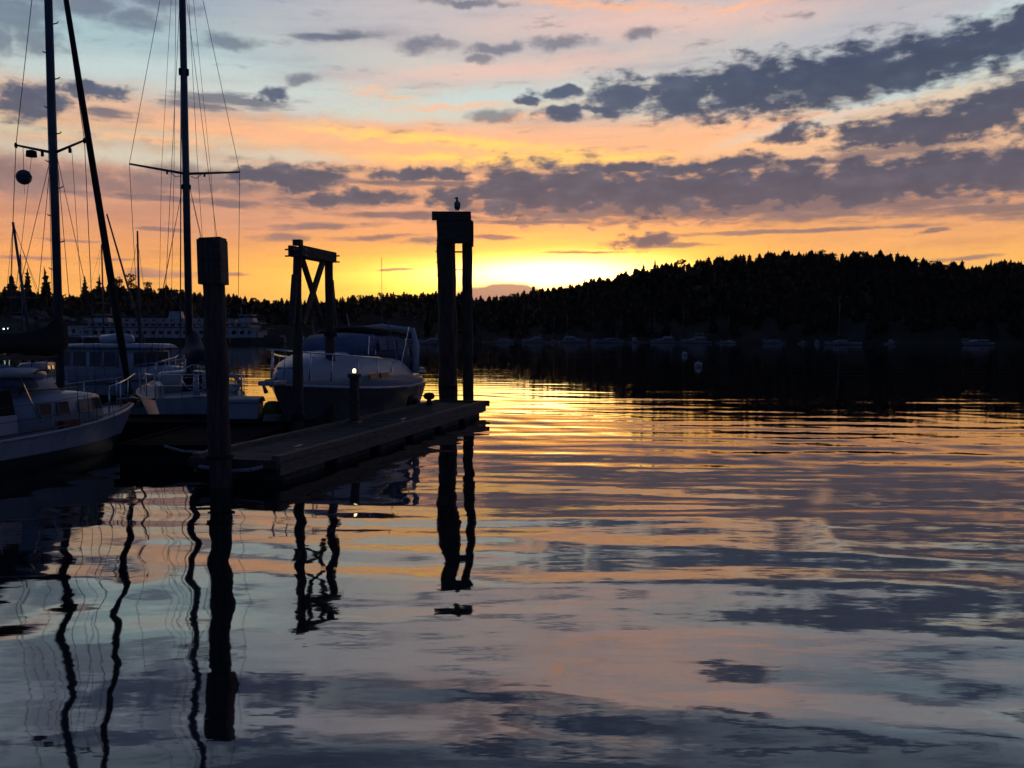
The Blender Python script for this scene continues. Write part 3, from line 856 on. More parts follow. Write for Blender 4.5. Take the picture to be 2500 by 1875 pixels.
# round-headed post and tyre fender at the far end of the dock
e = empty('mooring_bollard', dk(12.4, 1.55, DK_Z), 0)
MB().lathe([(0.10, 0), (0.09, 0.10), (0.07, 0.14), (0.075, 0.17), (0.15, 0.20), (0.185, 0.27), (0.17, 0.34), (0.10, 0.39), (0.03, 0.40)]).build('post', MT['rubber'], e, True)
tag(e, 'round-headed dark bollard on the far end of the dock', 'bollard')
e = empty('tyre_fender', dk(11.6, DK_W + 0.09, DK_Z + 0.02), dk_rz)
o = MB()
o.path([(0, 0.26 * math.cos(a), 0.26 * math.sin(a)) for a in np.linspace(0, 2 * PI, 17)], 0.085, 8)
o.build('tyre', MT['rubber'], e, True)
tag(e, 'black tyre fender hung on the dock behind the motor cruiser', 'fender')

# rope lying over the near end of the dock
o = MB().path([(-5.55, 15.14, 0.30), (-5.2, 15.04, 0.27), (-4.9, 14.97, 0.25), (-4.6, 14.92, 0.27), (-4.35, 14.88, 0.33)], 0.035, 7).build('mooring_rope', MT['rope'], smooth=True)
tag(o, 'pale mooring rope slung along the near end of the finger dock', 'rope')
o = MB().path([(-7.0, 17.20, 0.40), (-6.6, 17.14, 0.30), (-6.2, 17.16, 0.28), (-5.9, 17.2, 0.42)], 0.03, 7).build('mooring_rope', MT['rope'], smooth=True)
tag(o, 'grey rope hanging on the landing float left of the square-headed piling', 'rope')

# ------------------------------------------------------------------ walkway that the finger leaves from
def build_walkway():
    x0, x1, y0, y1, z = -21.0, -5.2, 21.2, 23.3, 0.42
    e = empty('walkway_dock', ((x0 + x1) / 2, (y0 + y1) / 2, 0))
    L, Wd = x1 - x0, y1 - y0
    n = int(L / 0.15)
    me = MB().box((0, 0, 0), (0.139, Wd - 0.3, 0.045)).mesh('plank', MT['shadeplank'])
    for i in range(n):
        o = bpy.data.objects.new('plank', me); COL.objects.link(o); o.parent = e
        o.location = (-L / 2 + 0.08 + i * L / n, 0, z - 0.022 + random.uniform(-0.004, 0.004))
    for sy in (-1, 1):
        MB().box((0, sy * (Wd / 2 - 0.08), z + 0.01), (L, 0.16, 0.13)).build('edge_beam', MT['shadeplank'], e, bevel=0.012)
        MB().box((0, sy * (Wd / 2 - 0.05), z - 0.13), (L - 0.1, 0.09, 0.14)).build('side_stringer', MT['shadeplank'], e)
    for i in range(7):
        MB().box((-L / 2 + 1.2 + i * 2.25, 0, 0.06), (1.7, Wd - 0.25, 0.52)).build('float', MT['rubber'], e)
    # lower landing float on the camera side of the walkway
    lx0, lx1, ly0, ly1 = -8.05, -5.62, 17.3, 21.15
    cx, cy = (lx0 + lx1) / 2 - e.location.x, (ly0 + ly1) / 2 - e.location.y
    me2 = MB().box((0, 0, 0), (lx1 - lx0 - 0.2, 0.139, 0.045)).mesh('plank', MT['shadeplank'])
    for i in range(25):
        o = bpy.data.objects.new('plank', me2); COL.objects.link(o); o.parent = e
        o.location = (cx, cy - 1.85 + i * 0.154, 0.36 + random.uniform(-0.004, 0.004))
    for sx in (-1, 1):
        MB().box((cx + sx * (lx1 - lx0 - 0.1) / 2, cy, 0.36), (0.12, ly1 - ly0, 0.13)).build('edge_beam', MT['shadeplank'], e, bevel=0.01)
    MB().box((cx, cy - (ly1 - ly0) / 2 - 0.03, 0.32), (lx1 - lx0, 0.10, 0.20)).build('end_beam', MT['shadeplank'], e, bevel=0.01)
    MB().box((cx, cy, 0.04), (lx1 - lx0 - 0.12, ly1 - ly0 - 0.1, 0.52)).build('float', MT['rubber'], e, bevel=0.03)
    tag(e, 'dark floating walkway running left between the white sailboats', 'dock')
build_walkway()

# ------------------------------------------------------------------ pilings
def pile_path(p0, p1, r0, r1, seed, n=12, segs=18):
    g = random.Random(seed)
    p0, p1 = Vector(p0), Vector(p1)
    pts, rad = [], []
    for i in range(segs + 1):
        f = i / segs
        pts.append(p0.lerp(p1, f) + Vector((g.uniform(-0.014, 0.014) + 0.03 * math.sin(3.0 * f + seed), g.uniform(-0.014, 0.014), 0)))
        rad.append((r0 + (r1 - r0) * f) * g.uniform(0.94, 1.05))
    return MB().path(pts, rad, n)

# square-headed piling close on the left
b = at(540, 1175, 14.8); b.z = 0
e = empty('square_headed_piling', (b.x, b.y, 0))
pile_path((0, 0, -2.5), (-0.06, 0, 4.1), 0.205, 0.185, 1).build('pile', MT['pile'], e, True)
MB().box((-0.07, 0, 3.87), (0.40, 0.40, 0.76), m=Matrix.Rotation(R(-0.9), 3, 'Y')).build('head_box', MT['beam'], e, bevel=0.012)
for k in range(4):
    MB().box((-0.07 + (-0.147 + 0.098 * k), -0.21, 3.87), (0.090, 0.02, 0.75), m=Matrix.Rotation(R(-0.9), 3, 'Y')).build('head_board', MT['beam'], e)
MB().box((-0.07, 0, 4.265), (0.36, 0.36, 0.03), m=Matrix.Rotation(R(-2.5), 3, 'Y')).build('cap_plate', MT['beam'], e)
MB().lathe([(0.235, 0.0), (0.235, 0.07)], (-0.01, 0, 0.5), 14).build('pile_hoop', MT['rubber'], e, True)
tag(e, 'thick timber piling with a square boxed head, closest on the left', 'piling')

# braced pair standing in the dock
PA = at(729, 1079, 21.2); PB = at(809, 1059, 23.0)
PA.z = PB.z = 0
mid = (PA + PB) / 2
ang = math.atan2(PB.y - PA.y, PB.x - PA.x)
sepd = (PB - PA).length
e = empty('braced_piling_pair', mid, ang)            # local x runs from the near pile to the far one
hs = sepd / 2
HT = 4.86
pile_path((-hs - 0.03, 0, -2.5), (-hs + 0.05, 0, HT - 0.1), 0.155, 0.105, 4).build('pile', MT['pile'], e, True)
pile_path((hs + 0.03, 0, -2.5), (hs - 0.05, 0, HT - 0.1), 0.155, 0.105, 5).build('pile', MT['pile'], e, True)
for sy in (-1, 1):
    MB().box((0, sy * 0.14, HT - 0.16), (sepd + 0.10, 0.10, 0.27)).build('cap_beam', MT['beam'], e, bevel=0.01)
    p0, p1 = (-hs + 0.12, sy * 0.10, HT - 1.95), (0.34, sy * 0.10, HT - 0.3)
    q0, q1 = (hs - 0.12, sy * 0.14, HT - 1.95), (-0.34, sy * 0.14, HT - 0.3)
    for a, b2 in ((p0, p1),) if sy < 0 else ((q0, q1),):
        a, b2 = Vector(a), Vector(b2)
        d = (b2 - a); L = d.length
        rot = Matrix.Rotation(-math.atan2(d.z, d.x), 3, 'Y')
        MB().box((a + b2) / 2, (L, 0.08, 0.16), m=rot).build('cross_brace', MT['beam'], e)
for sx in (-1, 1):                                   # spreading side boards low on each pile
    a, b2 = Vector((sx * (hs + 0.27), 0, HT - 1.95)), Vector((sx * (hs + 0.06), 0, HT - 0.75))
    d = b2 - a
    rot = Matrix.Rotation(-math.atan2(d.z, d.x), 3, 'Y')
    MB().box((a + b2) / 2, (d.length, 0.14, 0.10), m=rot).build('side_board', MT['beam'], e)
    MB().lathe([(0.175, 0.0), (0.175, 0.16)], (sx * (hs + 0.02), 0, 2.6 if sx > 0 else 0.55), 14).build('pile_hoop', MT['rubber'], e, True)
    for zz in (HT - 0.12, HT - 0.28):
        MB().tube((sx * hs, -0.29, zz), (sx * hs, 0.29, zz), 0.022, n=6).build('through_bolt', MT['steel'], e)
MB().box((-hs + 0.1, 0.0, HT + 0.05), (0.17, 0.2, 0.14)).build('top_block', MT['beam'], e)
tag(e, 'pair of timber pilings joined by a cap beam and crossed braces', 'piling')

# tall end dolphin with the gull
b = at(1108, 1008, 30.6); b.z = 0
e = empty('capped_piling_cluster', (b.x, b.y, 0), R(1))
g0 = 6.82
pile_path((-0.20, 0.0, -3), (-0.28, 0.0, g0 - 0.1), 0.32, 0.275, 8).build('pile', MT['pile'], e, True)
pile_path((-0.10, 0.34, -3), (-0.14, 0.30, g0 - 0.1), 0.26, 0.23, 9).build('pile', MT['pile'], e, True)
pile_path((0.58, 0.05, -3), (0.47, 0.05, g0 - 0.1), 0.195, 0.18, 10).build('pile', MT['pile'], e, True)
MB().box((-0.04, -0.33, g0 - 0.01), (1.36, 0.16, 0.30)).build('cap_beam', MT['beam'], e, bevel=0.015)
MB().box((0.02, 0.55, g0 - 0.02), (1.20, 0.16, 0.30)).build('cap_beam', MT['beam'], e, bevel=0.015)
MB().box((0.05, 0.1, g0 + 0.03), (1.1, 0.66, 0.20)).build('cap_deck', MT['beam'], e)
MB().box((0.10, -0.30, g0 - 0.56), (1.06, 0.14, 0.80)).build('header_board', MT['beam'], e, bevel=0.01)
MB().box((0.56, 0.12, g0 - 0.58), (0.30, 0.60, 0.86)).build('side_block', MT['beam'], e, bevel=0.01)
for zz in (g0 - 1.22, g0 - 1.85):
    MB().tube((-0.1, 0.05, zz), (0.45, 0.05, zz), 0.032 if zz > g0 - 1.5 else 0.018, n=6).build('tie_rod', MT['steel'], e)
for k in range(14):                                  # ragged bolt ends and splinters on the edge
    zz = 1.2 + 0.40 * k + random.uniform(-0.1, 0.1)
    MB().tube((-0.60 + 0.04 * math.sin(k), 0, zz), (-0.44, 0, zz + 0.01), 0.016, 0.02, 5).build('bolt_end', MT['pile'], e)
MB().lathe([(0.335, 0), (0.335, 0.12)], (-0.21, 0.0, 0.75), 16).build('pile_hoop', MT['rubber'], e, True)
tag(e, 'tall cluster of timber pilings with a capped head at the dock end', 'piling')
GULL = Vector((b.x + 0.16, b.y - 0.1, g0 + 0.135))

# ------------------------------------------------------------------ gull
def build_gull():
    secs = [  # centre, half width (sideways), half depth
        ((0.03, 0.16, 0.085), 0.018, 0.006), ((0.025, 0.12, 0.11), 0.040, 0.016), ((0.015, 0.075, 0.15), 0.062, 0.040), ((0.005, 0.04, 0.195), 0.080, 0.062), ((0, 0.01, 0.245), 0.084, 0.075),
        ((-0.002, -0.01, 0.295), 0.072, 0.070), ((-0.006, -0.015, 0.34), 0.050, 0.052), ((-0.010, -0.015, 0.385), 0.038, 0.040), ((-0.016, -0.015, 0.415), 0.037, 0.038)]
    rings = [[(c[0] + w * math.cos(q), c[1] + d * math.sin(q) * 0.8, c[2] + d * math.sin(q) * 0.6) for q in np.linspace(0, 2 * PI, 13)[:-1]] for c, w, d in secs]
    m = MB().loft(rings)
    m.path([(0.028, -0.015, 0.432), (-0.005, -0.015, 0.440), (-0.040, -0.016, 0.438), (-0.062, -0.017, 0.432), (-0.070, -0.017, 0.430), (-0.105, -0.018, 0.424), (-0.128, -0.018, 0.412)], [0.012, 0.036, 0.036, 0.022, 0.012, 0.010, 0.004], 9)
    for sx in (-1, 1):                               # folded wings and legs
        wr = []
        for y, z, w, h in ((-0.02, 0.30, 0.012, 0.045), (0.02, 0.25, 0.020, 0.070), (0.06, 0.19, 0.016, 0.055), (0.12, 0.12, 0.010, 0.030), (0.17, 0.07, 0.005, 0.008)):
            xx = sx * (0.078 if y < 0.1 else 0.045)
            wr.append([(xx + w * math.cos(q), y + h * 0.5 * math.sin(q), z + h * math.sin(q)) for q in np.linspace(0, 2 * PI, 9)[:-1]])
        m.loft(wr)
        m.path([(sx * 0.035, 0.03, 0.19), (sx * 0.036, 0.03, 0.10), (sx * 0.036, 0.02, 0.008)], [0.022, 0.010, 0.009], 7)
        for fa in (-0.5, 0, 0.5):
            m.path([(sx * 0.036, 0.02, 0.010), (sx * 0.036 + 0.06 * fa, -0.045, 0.006)], [0.009, 0.004], 6)
    o = m.build('gull', MT['gull'], smooth=True)
    rm = o.modifiers.new('remesh', 'REMESH'); rm.mode = 'VOXEL'; rm.voxel_size = 0.007; rm.use_smooth_shade = True
    o.location = GULL
    o.rotation_euler = (0, 0, R(8))
    o.scale = (1.15, 1.15, 1.15)
    tag(o, 'gull standing upright on the capped piling cluster, facing left', 'bird')
build_gull()

# ------------------------------------------------------------------ boats
def hull(mb, L, B, free, draft=0.45, rake=0.6, tw=0.72, nst=26, m=9, pmax=0.42, bowp=2.1, bowflare=0.5):
    """loft of a boat hull, local +Y towards the bow; free = freeboard at stern, middle and bow. Returns the sheer line."""
    def fb(t): return free[0] * (1 - t) * (1 - 2 * t) + 4 * free[1] * t * (1 - t) + free[2] * t * (2 * t - 1)
    def hb(t):
        if t < pmax: return B / 2 * (tw + (1 - tw) * math.sin(PI / 2 * t / pmax))
        return B / 2 * (1 - ((t - pmax) / (1 - pmax)) ** bowp)
    rings, sheer = [], []
    for i in range(nst):
        t = i / (nst - 1)
        b = max(hb(t), 0.012); zt = fb(t); dr = draft * (1 - 0.85 * t ** 4) if t < 1 else 0.05
        half = []
        for j in range(m + 1):
            s = j / m
            z = -dr + (zt + dr) * s
            x = b * s ** (0.30 + bowflare * t * t)
            y = -L / 2 + L * t - rake * (1 - s) ** 1.3 * t ** 3
            half.append((x, y, z))
        rings.append([(-x, y, z) for x, y, z in reversed(half)] + half[1:])
        sheer.append((b, -L / 2 + L * t, zt))
    mb.loft(rings, closed=False, caps=False)
    n = len(rings[0])
    mb.add(rings[0], [tuple(range(n))])
    return sheer

def deck_from(sheer, inset=0.03, drop=0.03, t0=0.0, t1=1.0):
    mb = MB(); rows = []
    n = len(sheer)
    for i, (b, y, z) in enumerate(sheer):
        if t0 <= i / (n - 1) <= t1:
            w = max(b - inset, 0.005)
            rows.append([(-w, y, z - drop), (0, y, z - drop + 0.05 * b), (w, y, z - drop)])
    mb.loft(rows, closed=False, caps=False)
    return mb

def rail_from(sheer, r=0.035, up=0.0, out=0.012):
    mb = MB()
    for sx in (-1, 1):
        mb.path([(sx * (b + out), y, z + up) for b, y, z in sheer], r, 6)
    return mb

def house(mb, secs, rnd=0.06):
    """superstructure loft; secs = (y, half width low, half width top, z low, z top)"""
    rings = []
    for y, w0, w1, z0, z1 in secs:
        rings.append([(w0, y, z0), (w1 + (w0 - w1) * 0.12, y, z1 - rnd), (w1 - rnd, y, z1), (0, y, z1 + rnd * 0.6), (-w1 + rnd, y, z1), (-w1 - (w0 - w1) * 0.12, y, z1 - rnd), (-w0, y, z0)])
    return mb.loft(rings)

def panel(mb, quad, th=0.012, out=None):
    """thin slab lying on four points, thickened outwards"""
    q = [Vector(p) for p in quad]
    nrm = (q[1] - q[0]).cross(q[3] - q[0]).normalized()
    if out is not None and nrm.dot(Vector(out)) < 0: nrm = -nrm
    return mb.hexa([p - nrm * th * 0.5 for p in q], [p + nrm * th for p in q])

def side_win(parent, y0, y1, z0, z1, w, sx, m, tilt=0.0, slant=0.0, name='window', frame=None):
    """window slab on a house side at half width w (w at z0; tilt = inward lean at z1)"""
    mb = MB()
    panel(mb, [(sx * w, y0, z0), (sx * w, y1, z0), (sx * (w - tilt), y1 - slant, z1), (sx * (w - tilt), y0 + slant * 0.3, z1)], 0.014, (sx, 0, 0))
    o = mb.build(name, m, parent)
    if frame:
        fr = MB(); fw = 0.022
        pts = [(y0, z0, 0), (y1, z0, 0), (y1 - slant, z1, tilt), (y0 + slant * 0.3, z1, tilt)]
        for i in range(4):
            a, c = pts[i], pts[(i + 1) % 4]
            fr.tube((sx * (w - a[2] + 0.016), a[0], a[1]), (sx * (w - c[2] + 0.016), c[0], c[1]), fw * 0.6, n=6)
        fr.build('frame', frame, o)
    return o

def boat_root(name, xy, heading, label, cat, group=None):
    e = empty(name, (xy[0], xy[1], 0), -R(heading))
    return tag(e, label, cat, group)

def stanchions(parent, sheer, idx, h=0.55, r=0.012, lines=(0.28, 0.55), mat_=None):
    mat_ = mat_ or MT['chrome']
    me = MB().tube((0, 0, 0), (0, 0, h), r, n=6).mesh('stanchion', mat_)
    for sx in (-1, 1):
        pts = []
        for i in idx:
            b, y, z = sheer[i]
            o = bpy.data.objects.new('stanchion', me); COL.objects.link(o); o.parent = parent
            o.location = (sx * (b - 0.06), y, z)
            pts.append((sx * (b - 0.06), y, z))
        for lz in lines:
            MB().path([(x, y, z + lz) for x, y, z in pts], 0.006, 5).build('lifeline', MT['wire'], parent)

def pulpit(parent, sheer, idx, h=0.62, mat_=None, r=0.016):
    mat_ = mat_ or MT['chrome']
    mb = MB()
    pts = [(sheer[i][0] - 0.04, sheer[i][1], sheer[i][2] + h) for i in idx]
    tip = (0, sheer[-1][1] + 0.12, sheer[-1][2] + h + 0.06)
    mb.path(pts + [tip] + [(-x, y, z) for x, y, z in reversed(pts)], r, 7)
    for i in idx:
        for sx in (-1, 1):
            b, y, z = sheer[i]
            mb.tube((sx * (b - 0.05), y, z), (sx * (b - 0.04), y, z + h), r * 0.9, n=6)
    mb.build('bow_pulpit', mat_, parent, True)

# ---- the nearest sloop (left)
def boat_near_sloop():
    L, B = 8.2, 2.36
    th = 15.0
    d = Vector((math.sin(R(th)), math.cos(R(th))))
    bow = Vector((-9.0, 20.3))
    e = boat_root('sailing_sloop', bow - d * L / 2, th, 'white sloop closest on the left, with stepped mast and dark furled headsail', 'sailboat')
    mb = MB()
    sh = hull(mb, L, B, (0.80, 0.78, 1.04), 0.55, 0.75, 0.6, bowp=2.6)
    mb.build('hull', MT['hullA'], e, True)
    deck_from(sh).build('deck', MT['deckw'], e)
    rail_from(sh, 0.032, -0.03).build('rub_rail', MT['white'], e, True)
    rail_from(sh, 0.018, 0.05, -0.03).build('toe_rail', MT['wood'], e, True)
    yb = L / 2
    # cabin trunk and the raised coach roof
    ca = MB(); house(ca, [(yb - 4.25, 0.93, 0.80, 0.74, 1.42), (yb - 3.2, 0.95, 0.82, 0.76, 1.46), (yb - 2.2, 0.82, 0.70, 0.82, 1.44), (yb - 1.62, 0.58, 0.46, 0.88, 1.36), (yb - 1.40, 0.42, 0.26, 0.90, 1.16)])
    cab = ca.build('cabin', MT['white'], e, True)
    cr = MB(); house(cr, [(yb - 4.28, 0.62, 0.52, 1.40, 1.72), (yb - 3.2, 0.62, 0.52, 1.42, 1.74), (yb - 2.75, 0.55, 0.40, 1.42, 1.66), (yb - 2.5, 0.46, 0.30, 1.42, 1.50)])
    cr.build('coach_roof', MT['deckw'], e, True)
    MB().box((0, yb - 4.30, 1.22), (0.62, 0.05, 0.82)).build('companionway', MT['glass'], e)
    for sx in (-1, 1):
        for (y0, y1, w, sl) in ((-3.75, -3.42, 0.925, 0.02), (-3.28, -2.98, 0.925, 0.02), (-2.62, -2.20, 0.842, 0.03), (-2.08, -1.82, 0.705, 0.05)):
            side_win(e, yb + y0, yb + y1, 1.06, 1.31, w, sx, MT['glassl' if y0 == -2.62 else 'smoked'], 0.045, sl, 'portlight', MT['steel'])
        MB().path([(sx * 0.70, yb - 4.0, 1.50), (sx * 0.70, yb - 3.9, 1.56), (sx * 0.68, yb - 2.5, 1.55), (sx * 0.64, yb - 2.4, 1.48)], 0.018, 6).build('grab_rail', MT['wood'], e, True)
        # winches and chocks
        MB().lathe([(0.07, 0), (0.06, 0.06), (0.05, 0.12), (0.065, 0.15)], (sx * 1.05, yb - 5.0, 0.83)).build('winch', MT['chrome'], e, True)
        MB().box((sx * 1.02, yb - 3.1, 0.86), (0.14, 0.44, 0.16)).build('deck_box', MT['red'], e, bevel=0.02)
    # cockpit coamings with dark weather cloths
    for sx in (-1, 1):
        MB().box((sx * 1.02, yb - 5.9, 0.98), (0.10, 3.0, 0.36)).build('coaming', MT['white'], e, bevel=0.02)
        q = MB(); panel(q, [(sx * 1.00, yb - 7.4, 0.95), (sx * 1.00, yb - 4.35, 0.95), (sx * 0.95, yb - 4.45, 1.62), (sx * 0.95, yb - 7.4, 1.52)], 0.012, (sx, 0, 0))
        q.build('weather_cloth', MT['blackcan'], e)
    MB().box((0, yb - 6.0, 0.62), (1.6, 3.0, 0.08)).build('cockpit_floor', MT['wood'], e)
    # canvas dodger over a steel hoop
    rings = []
    for y, w, z0, z1 in ((-3.55, 0.78, 1.62, 1.74), (-3.85, 0.92, 1.62, 2.05), (-4.3, 0.98, 1.66, 2.17), (-5.0, 1.0, 1.74, 2.14)):
        rings.append([(w * math.cos(a) * (1.0 if abs(math.cos(a)) < 0.9 else 0.98), yb + y, z0 + (z1 - z0) * math.sin(a) ** 0.6 if math.sin(a) > 0 else z0) for a in np.linspace(0, PI, 13)])
    dg = MB().loft(rings, closed=False, caps=False).build('dodger', MT['bluecan'], e, True)
    sm = dg.modifiers.new('solid', 'SOLIDIFY'); sm.thickness = 0.02
    # white padded roll along the dodger edge with its black grab loop
    for sx in (-1, 1):
        MB().path([(sx * 1.0, yb - 5.05, 1.92), (sx * 1.02, yb - 4.5, 1.94), (sx * 0.98, yb - 3.95, 1.92), (sx * 0.85, yb - 3.62, 1.86), (sx * 0.60, yb - 3.48, 1.82)], [0.09, 0.12, 0.13, 0.12, 0.09], 10, 0.8).build('padded_edge', MT['white'], e, True)
        MB().path([(sx * 1.13, yb - 4.05, 1.90), (sx * 1.15, yb - 4.0, 1.965), (sx * 1.14, yb - 3.72, 1.965), (sx * 1.06, yb - 3.66, 1.90)], 0.014, 6).build('grab_loop', MT['rubber'], e, True)
        MB().tube((sx * 0.95, yb - 3.75, 0.95), (sx * 0.92, yb - 4.2, 1.9), 0.014, n=6).build('hoop_leg', MT['chrome'], e)
    # mast and its folding steps
    my = yb - 2.2
    HM = 11.9
    MB().path([(0, my, 1.40), (0, my - 0.01, 6), (0, my - 0.04, HM)], [0.086, 0.084, 0.075], 12).build('mast', MT['alu'], e, True)
    zz, k = 2.9, 0
    while zz < HM - 0.5:
        sx = 1 if k % 2 else -1
        s = MB().path([(sx * 0.085, my, zz), (sx * 0.17, my, zz + 0.005), (sx * 0.205, my, zz + 0.035)], [0.014, 0.012, 0.010], 6)
        s.build('mast_step', MT['alu'], e)
        zz += 0.56; k += 1
    SZ, SH = 6.45, 0.86
    for sx in (-1, 1):
        MB().path([(sx * 0.08, my, SZ), (sx * SH, my - 0.10, SZ + 0.17)], [0.030, 0.022], 8).build('spreader', MT['alu'], e, True)
        MB().lathe([(0.022, -0.06), (0.036, 0), (0.02, 0.05)], (sx * SH, my - 0.10, SZ + 0.17), 8).build('spreader_boot', MT['rubber'], e)
        w = MB()
        w.path([(sx * 1.16, my - 0.3, 0.86), (sx * SH, my - 0.10, SZ + 0.17), (sx * 0.05, my, HM - 0.1)], 0.0075, 5)
        w.build('cap_shroud', MT['wire'], e)
        for dy in (-0.55, 0.45):
            MB().tube((sx * 1.14, my + dy - 0.2, 0.86), (sx * 0.08, my, SZ - 0.1), 0.0065, n=5).build('lower_shroud', MT['wire'], e)
        MB().tube((sx * 0.5, my - 0.05, SZ + 0.02), (sx * 1.1, my - 0.45, 0.9), 0.005, n=5).build('flag_halyard', MT['wire'], e)
    MB().lathe([(0.035, 0.0), (0.10, -0.02), (0.11, -0.14), (0.02, -0.15)], (-0.52, my - 0.05, SZ + 0.06), 10).build('deck_floodlight', MT['rubber'], e)
    MB().lathe([(0.03, 0.0), (0.03, -0.10)], (-0.27, my - 0.02, SZ + 0.02), 8).build('halyard_block', MT['rubber'], e)
    MB().lathe([(0.03, 0.0), (0.03, -0.10)], (0.45, my - 0.05, SZ + 0.05), 8).build('halyard_block', MT['rubber'], e)
    # backstays
    for sx in (-1, 1):
        MB().tube((0, my - 0.05, HM), (sx * 0.7, -L / 2 + 0.1, 0.85), 0.007, n=5).build('backstay', MT['wire'], e)
    MB().tube((0, my - 0.12, HM - 0.2), (0.0, my - 0.16, 1.7), 0.006, n=5).build('halyard', MT['wire'], e)
    # furled headsail
    b0, b1 = Vector((0, yb - 0.10, 1.35)), Vector((0, my + 0.05, HM - 0.05))
    pts = [b0.lerp(b1, i / 12) for i in range(13)]
    MB().path(pts, [0.05] + [0.085, 0.088, 0.082, 0.078, 0.074, 0.07, 0.066, 0.062, 0.058, 0.054, 0.05] + [0.02], 9).build('furled_headsail', MT['furl'], e, True)
    MB().lathe([(0.05, -0.10), (0.10, -0.08), (0.10, 0.0), (0.05, 0.02)], tuple(b0), 10).build('furler_drum', MT['rubber'], e)
    MB().tube((0, yb - 0.05, 1.10), tuple(b0), 0.014, n=6).build('tack_strop', MT['wire'], e)
    # boom with stowed mainsail under a dark cover, bulky at the mast
    rings = []
    for y, w, z0, z1 in ((0.14, 0.12, 2.30, 3.0), (-0.05, 0.16, 2.2, 3.05), (-0.35, 0.20, 2.18, 2.80), (-1.0, 0.22, 2.26, 2.70), (-2.0, 0.20, 2.28, 2.66), (-3.4, 0.14, 2.30, 2.56)):
        c, h = (z0 + z1) / 2, (z1 - z0) / 2
        rings.append([(w * math.cos(a) * (1.15 if math.sin(a) < 0 else 0.85), my + y, c + h * math.sin(a)) for a in np.linspace(0, 2 * PI, 13)[:-1]])
    MB().loft(rings).build('mainsail_cover', MT['blackcan'], e, True)
    MB().path([(0, my - 0.1, 2.18), (0, my - 3.7, 2.22)], 0.06, 9).build('boom', MT['alu'], e, True)
    pulpit(e, sh, (20, 22, 24))
    stanchions(e, sh, (2, 6, 10, 14, 17, 20))
    # anchor on its roller
    MB().path([(0, yb - 0.5, 1.16), (0, yb + 0.05, 1.16), (0, yb + 0.22, 1.05), (0, yb + 0.16, 0.90)], [0.03, 0.03, 0.035, 0.05], 6).build('anchor', MT['steel'], e, True)
    MB().box((0, yb - 0.05, 1.12), (0.16, 0.5, 0.05)).build('bow_roller', MT['wood'], e)
    fe = MB().path([(0, 0, -0.28), (0, 0, -0.24), (0, 0, -0.1), (0, 0, 0.15), (0, 0, 0.26), (0, 0, 0.34)], [0.04, 0.11, 0.13, 0.13, 0.08, 0.02], 10)
    # round ball hung from the spreader
    wp = Matrix.Rotation(-R(th), 4, 'Z') @ Vector((-0.70, my - 0.08, SZ - 0.50))
    c = e.location + wp
    ball = empty('day_ball', c)
    rr = 0.155
    for nm, a0, a1, mm in (('upper_half', 4, 90, MT['alu']), ('lower_half', -90, -4, MT['alu'])):
        MB().lathe([(max(rr * math.cos(R(a)), 0.004), rr * math.sin(R(a))) for a in np.linspace(a0, a1, 8)], n=18).build(nm, mm, ball, True)
    MB().lathe([(rr * 0.98, -0.012), (rr * 1.02, 0), (rr * 0.98, 0.012)], n=18).build('seam_band', MT['rubber'], ball, True)
    MB().tube((0, 0, rr), (0, 0, 0.62), 0.006, n=5).build('hanging_line', MT['wire'], ball)
    MB().tube((0, 0, -rr), (0, 0, -0.34), 0.004, n=5).build('tail_line', MT['wire'], ball)
    tag(ball, 'round two-part ball hanging below the left spreader of the nearest sloop', 'signal ball')
    return e
boat_near_sloop()

